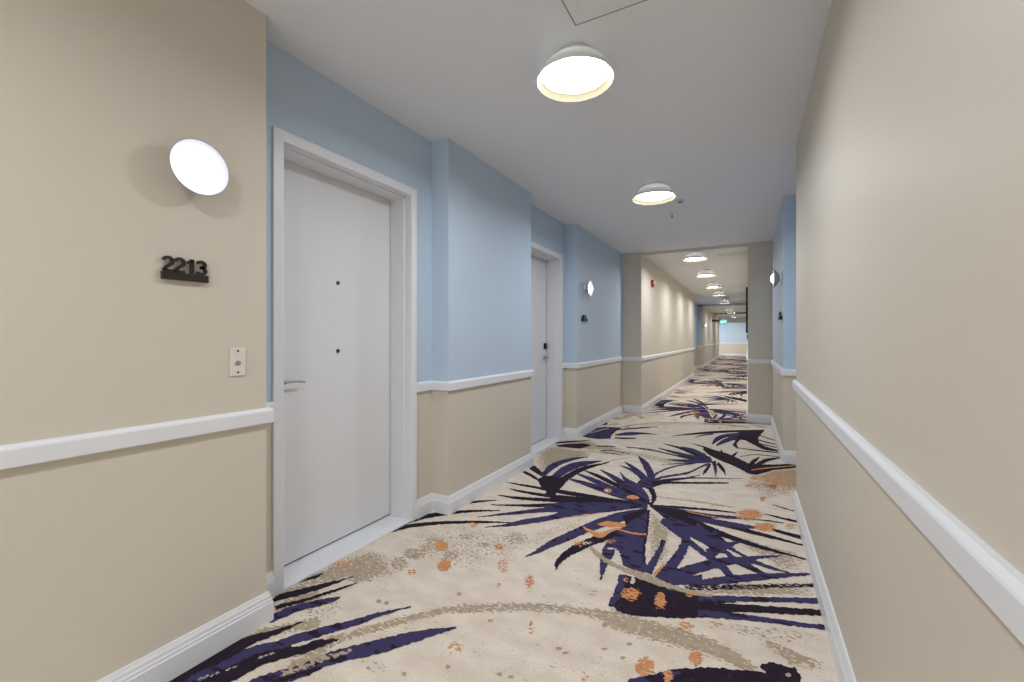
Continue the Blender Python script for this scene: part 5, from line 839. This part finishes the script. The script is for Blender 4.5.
def arcp(cx, cy, rx, ry, a0, a1, n=10): return [(cx + rx * math.cos(math.radians(a0 + (a1 - a0) * i / n)), cy + ry * math.sin(math.radians(a0 + (a1 - a0) * i / n))) for i in range(n + 1)]
def digit(ch, y, z, w_, h_):
    m = MB(); s = .0098; x0, x1 = .007, .017
    r = w_ * .44
    if ch == '2':
        a = arcp(y + w_ * .46, z + h_ - .0175, w_ * .40, .0135, 165, -35, 14)
        stroke(m, a + [(y + w_ * .30, z + h_ * .30), (y + w_ * .13, z + h_ * .12), (y + w_ * .10, z + .004)], s, x0, x1)
        stroke(m, [(y + w_ * .06, z + .0045), (y + w_ * .92, z + .0045)], .009, x0, x1)
    elif ch == '1':
        stroke(m, [(y + w_ * .60, z), (y + w_ * .60, z + h_)], .0115, x0, x1)
        stroke(m, [(y + w_ * .62, z + h_ - .003), (y + w_ * .40, z + h_ - .010), (y + w_ * .12, z + h_ - .0125)], .009, x0, x1)
    elif ch == '3':
        a = arcp(y + w_ * .42, z + h_ - .0155, w_ * .40, .0115, 150, -80, 14)
        stroke(m, a + [(y + w_ * .36, z + h_ * .535)], s, x0, x1)
        stroke(m, [(y + w_ * .36, z + h_ * .55)] + arcp(y + w_ * .42, z + .0165, w_ * .44, .0125, 85, -150, 14), s, x0, x1)
    return m
t = thing('room_number_sign', (NEAR, .757, 1.409), 'dark bronze room number sign reading 2213 below the near sconce', 'sign')
b = MB(); b.box(0, .019, 0, .146, 0, .026, 0, .0015); b.build('ledge', M['bronze'], t)
for k, ch in enumerate('2213'):
    y = .001 + k * .0355 + (.002 if ch == '1' else 0)
    o = digit(ch, y, .025, .035 if ch != '1' else .030, .055 if k < 2 else .054).build('digit', M['bronze'], t)

def small_sign(loc, rz, label):
    """far sign of the same family, too small in the photograph to be read: ledge and a raised block of worn figures"""
    t = thing('room_number_sign', loc, label, 'sign', rotz=rz)
    b = MB(); b.box(0, .030, -.085, .085, 0, .030, 0, .0015); b.build('ledge', M['black'], t)
    b = MB(); b.box(.010, .026, -.062, .062, .028, .078, 0, .010); b.build('number_block', M['black'], t)
small_sign((NEAR, 5.20, 1.415), 0, 'small black room sign below the sconce on the blue left wall')
small_sign((RX, 5.14, 1.39), PI, 'small black room sign on the blue wall section at right')

# ------------------------------------------------------------------ wall plates
def wall_plate(loc, label):
    t = thing('wall_plate', loc, label, 'wall plate')
    p = MB(); p.box(0, .006, -.030, .030, -.0565, .0565, 0, .0022); p.build('cover_plate', M['plate'], t)
    RY = Matrix.Rotation(PI / 2, 4, 'Y')
    tag(MB().lathe([(0, .005), (.0105, .005), (.0105, .0085), (.008, .0105), (.005, .0095), (0, .009)], Matrix.Translation((0, -.001, -.004)) @ RY, 28).build('push_button', M['steel'], t), label='small round metal push button')
    for z in (.043, -.043):
        s = MB().lathe([(0, .0055), (.0042, .0055), (.0042, .0068), (.002, .0075), (0, .0075)], Matrix.Translation((0, 0, z)) @ RY, 16)
        s.build('screw', M['darksteel'], t)
    return t
wall_plate((NEAR, 1.017, 1.1075), 'ivory wall plate with round button beside the near door')
wall_plate((NEAR, 5.09, 1.115), 'small pale wall plate on the blue left wall below the black sign')

# ------------------------------------------------------------------ fire alarm on the far left wall
t = thing('fire_alarm', (FARX, 7.97, 2.17), 'red fire alarm strobe high on the far beige left wall', 'fire alarm')
a = MB(); a.box(0, .040, -.050, .050, -.064, .064, 0, .008); a.build('housing', M['red'], t)
a = MB(); a.box(.038, .068, -.040, .022, -.020, .035, 0, .010); tag(a.build('strobe_lens', M['lens'], t), label='clear strobe lens')
a = MB()
for k in range(4): a.box(.038, .043, -.045, .030, -.058 + k * .009, -.054 + k * .009)
a.build('sounder_grille', M['bronze'], t)

# ------------------------------------------------------------------ black display panel seen edge-on
t = thing('wall_display', (0.0, 7.55, 1.62), 'thin black wall panel seen edge-on beyond the right beige jut', 'wall panel')
a = MB(); a.box(-.026, -.002, -.22, .22, -.34, .34, 0, .003); a.build('panel_body', M['black'], t)
a = MB(); a.box(-.028, -.0255, -.205, .205, -.325, .325); a.build('screen', M['gap'], t)
a = MB(); a.box(-.003, .004, -.08, .08, -.12, .12); a.build('wall_bracket', M['darksteel'], t)
a = MB(); a.box(-.018, 0, -.02, .02, -.03, .03, 0, .003)
o = a.build('wall_sensor', M['greypanel'], None, (0.0, 7.42, 1.225)); tag(o, 'small grey wall sensor just below the black edge-on panel', 'sensor')

# ------------------------------------------------------------------ ceiling fittings
t = thing('access_panel', (-.36, 1.51, H), 'square white access panel in the ceiling before the nearest light', 'ceiling panel')
a = MB()
for x0, x1, y0, y1 in ((-.30, .30, -.30, -.255), (-.30, .30, .255, .30), (-.30, -.255, -.256, .256), (.255, .30, -.256, .256)): a.box(x0, x1, y0, y1, -.002, .002)
a.build('panel_frame', M['ceil'], t)
a = MB(); a.box(-.25, .25, -.25, .25, -.008, .002, 0, .001); a.build('panel_door', M['ceil'], t)
a = MB()
for x0, x1, y0, y1 in ((-.305, .305, -.305, -.299), (-.305, .305, .299, .305), (-.305, -.299, -.3, .3), (.299, .305, -.3, .3)): a.box(x0, x1, y0, y1, -.0028, .002)
tag(a.build('shadow_gap', M['joint'], t), label='grey joint line around the panel')

t = thing('smoke_detector', (-.59, 4.61, H), 'small round detector on the ceiling just beyond the second light', 'smoke detector')
MB().lathe([(0, 0), (.040, 0), (.040, -.010), (.036, -.014), (0, -.014)], None, 36).build('base', M['lampwhite'], t)
MB().lathe([(.026, -.0135), (.026, -.018), (.022, -.023), (.012, -.025), (0, -.025)], None, 36).build('sensing_head', M['grey'], t)
t = thing('sprinkler', (-.733, 5.05, H), 'small metal fire sprinkler on the ceiling beyond the round detector', 'sprinkler')
MB().lathe([(0, 0), (.032, 0), (.030, -.005), (.012, -.008), (0, -.008)], None, 28).build('escutcheon', M['lampwhite'], t)
a = MB().lathe([(0, -.006), (.008, -.006), (.008, -.020), (.004, -.022), (.004, -.034), (0, -.034)], None, 16)
a.tube([(-.008, 0, -.018), (-.013, 0, -.028), (-.003, 0, -.040)], .0018, 8); a.tube([(.008, 0, -.018), (.013, 0, -.028), (.003, 0, -.040)], .0018, 8)
a.build('nozzle', M['steel'], t)
MB().lathe([(0, -.038), (.015, -.039), (.015, -.041), (0, -.042)], None, 20).build('deflector', M['darksteel'], t)

def grille(loc, sx, sy, n, label, mat):
    t = thing('ceiling_vent', loc, label, 'ceiling vent')
    a = MB(); w_ = .018
    for x0, x1, y0, y1 in ((-sx, sx, -sy, -sy + w_), (-sx, sx, sy - w_, sy), (-sx, -sx + w_, -sy + w_, sy - w_), (sx - w_, sx, -sy + w_, sy - w_)): a.box(x0, x1, y0, y1, -.010, .002, 0, .001)
    a.build('vent_frame', mat, t)
    a = MB(); a.box(-sx + .01, sx - .01, -sy + .01, sy - .01, -.002, .002); a.build('duct_backing', M['gap'], t)
    a = MB()
    for k in range(n):
        y = -sy + w_ + (k + .5) * (2 * sy - 2 * w_) / n
        bm_ = a.bm; vs = [bm_.verts.new(v) for v in ((-sx + .015, y - .006, -.003), (sx - .015, y - .006, -.003), (sx - .015, y + .004, -.009), (-sx + .015, y + .004, -.009))]
        bm_.faces.new(vs)
        vs2 = [bm_.verts.new(v.co + Vector((0, .0015, .001))) for v in vs]; bm_.faces.new(vs2[::-1])
        for i in range(4): bm_.faces.new([vs[i], vs[(i + 1) % 4], vs2[(i + 1) % 4], vs2[i]])
    a.build('louvres', mat, t)
grille((-.225, 7.92, H), .215, .11, 10, 'grey slatted air vent in the ceiling just past the first header', M['lampwhite'])
grille((-.71, 16.3, H), .16, .10, 6, 'small dark air vent in the ceiling in front of the blue header', M['greypanel'])

# ------------------------------------------------------------------ exit sign and dark sign far down the corridor
t = thing('exit_sign', (-1.11, 25.0, H), 'teal green exit sign hanging from the ceiling far down the corridor', 'exit sign')
a = MB(); a.box(-.012, .012, -.012, .012, -.40, 0); a.box(-.10, .10, -.03, .03, -.018, 0, 0, .003); a.build('hanger', M['lampwhite'], t)
a = MB(); a.box(-.165, .165, -.022, .022, -.645, -.395, 0, .006); a.build('sign_panel', M['exit'], t)
a = MB(); yq = -.0245
def seg(x0, z0, x1, z1, w_=.018):
    d = Vector((x1 - x0, z1 - z0)).normalized(); nn = Vector((-d.y, d.x)) * w_ / 2
    a.quadface([(x0 + nn.x, yq, z0 + nn.y), (x1 + nn.x, yq, z1 + nn.y), (x1 - nn.x, yq, z1 - nn.y), (x0 - nn.x, yq, z0 - nn.y)])
zb, zt = -.585, -.455; zm = (zb + zt) / 2
for x in (-.125,):
    seg(x, zb, x, zt)
    for zz in (zb + .009, zm, zt - .009): seg(x, zz, x + .048, zz)
seg(-.062, zb, -.008, zt); seg(-.062, zt, -.008, zb); seg(.022, zb, .022, zt); seg(.052, zt - .009, .122, zt - .009); seg(.087, zb, .087, zt)
tag(a.build('lettering', M['exitletter'], t, norm=False), label='pale letters reading EXIT')
t = thing('hanging_sign', (-1.475, 24.6, H), 'dark slim hanging bar sign left of the exit sign far away', 'hanging sign')
a = MB()
for x in (-.12, .0, .12): a.box(x - .008, x + .008, -.008, .008, -.42, 0)
a.build('hanger', M['lampwhite'], t)
a = MB(); a.box(-.16, .17, -.03, .03, -.50, -.41, 0, .006); a.build('sign_panel', M['bronze'], t)
for x in (-.09, .03, .10):
    a = MB(); a.box(x - .012, x + .012, -.012, .012, -.56, -.49, 0, .003); a.build('pendant_tab', M['bronze'], t)
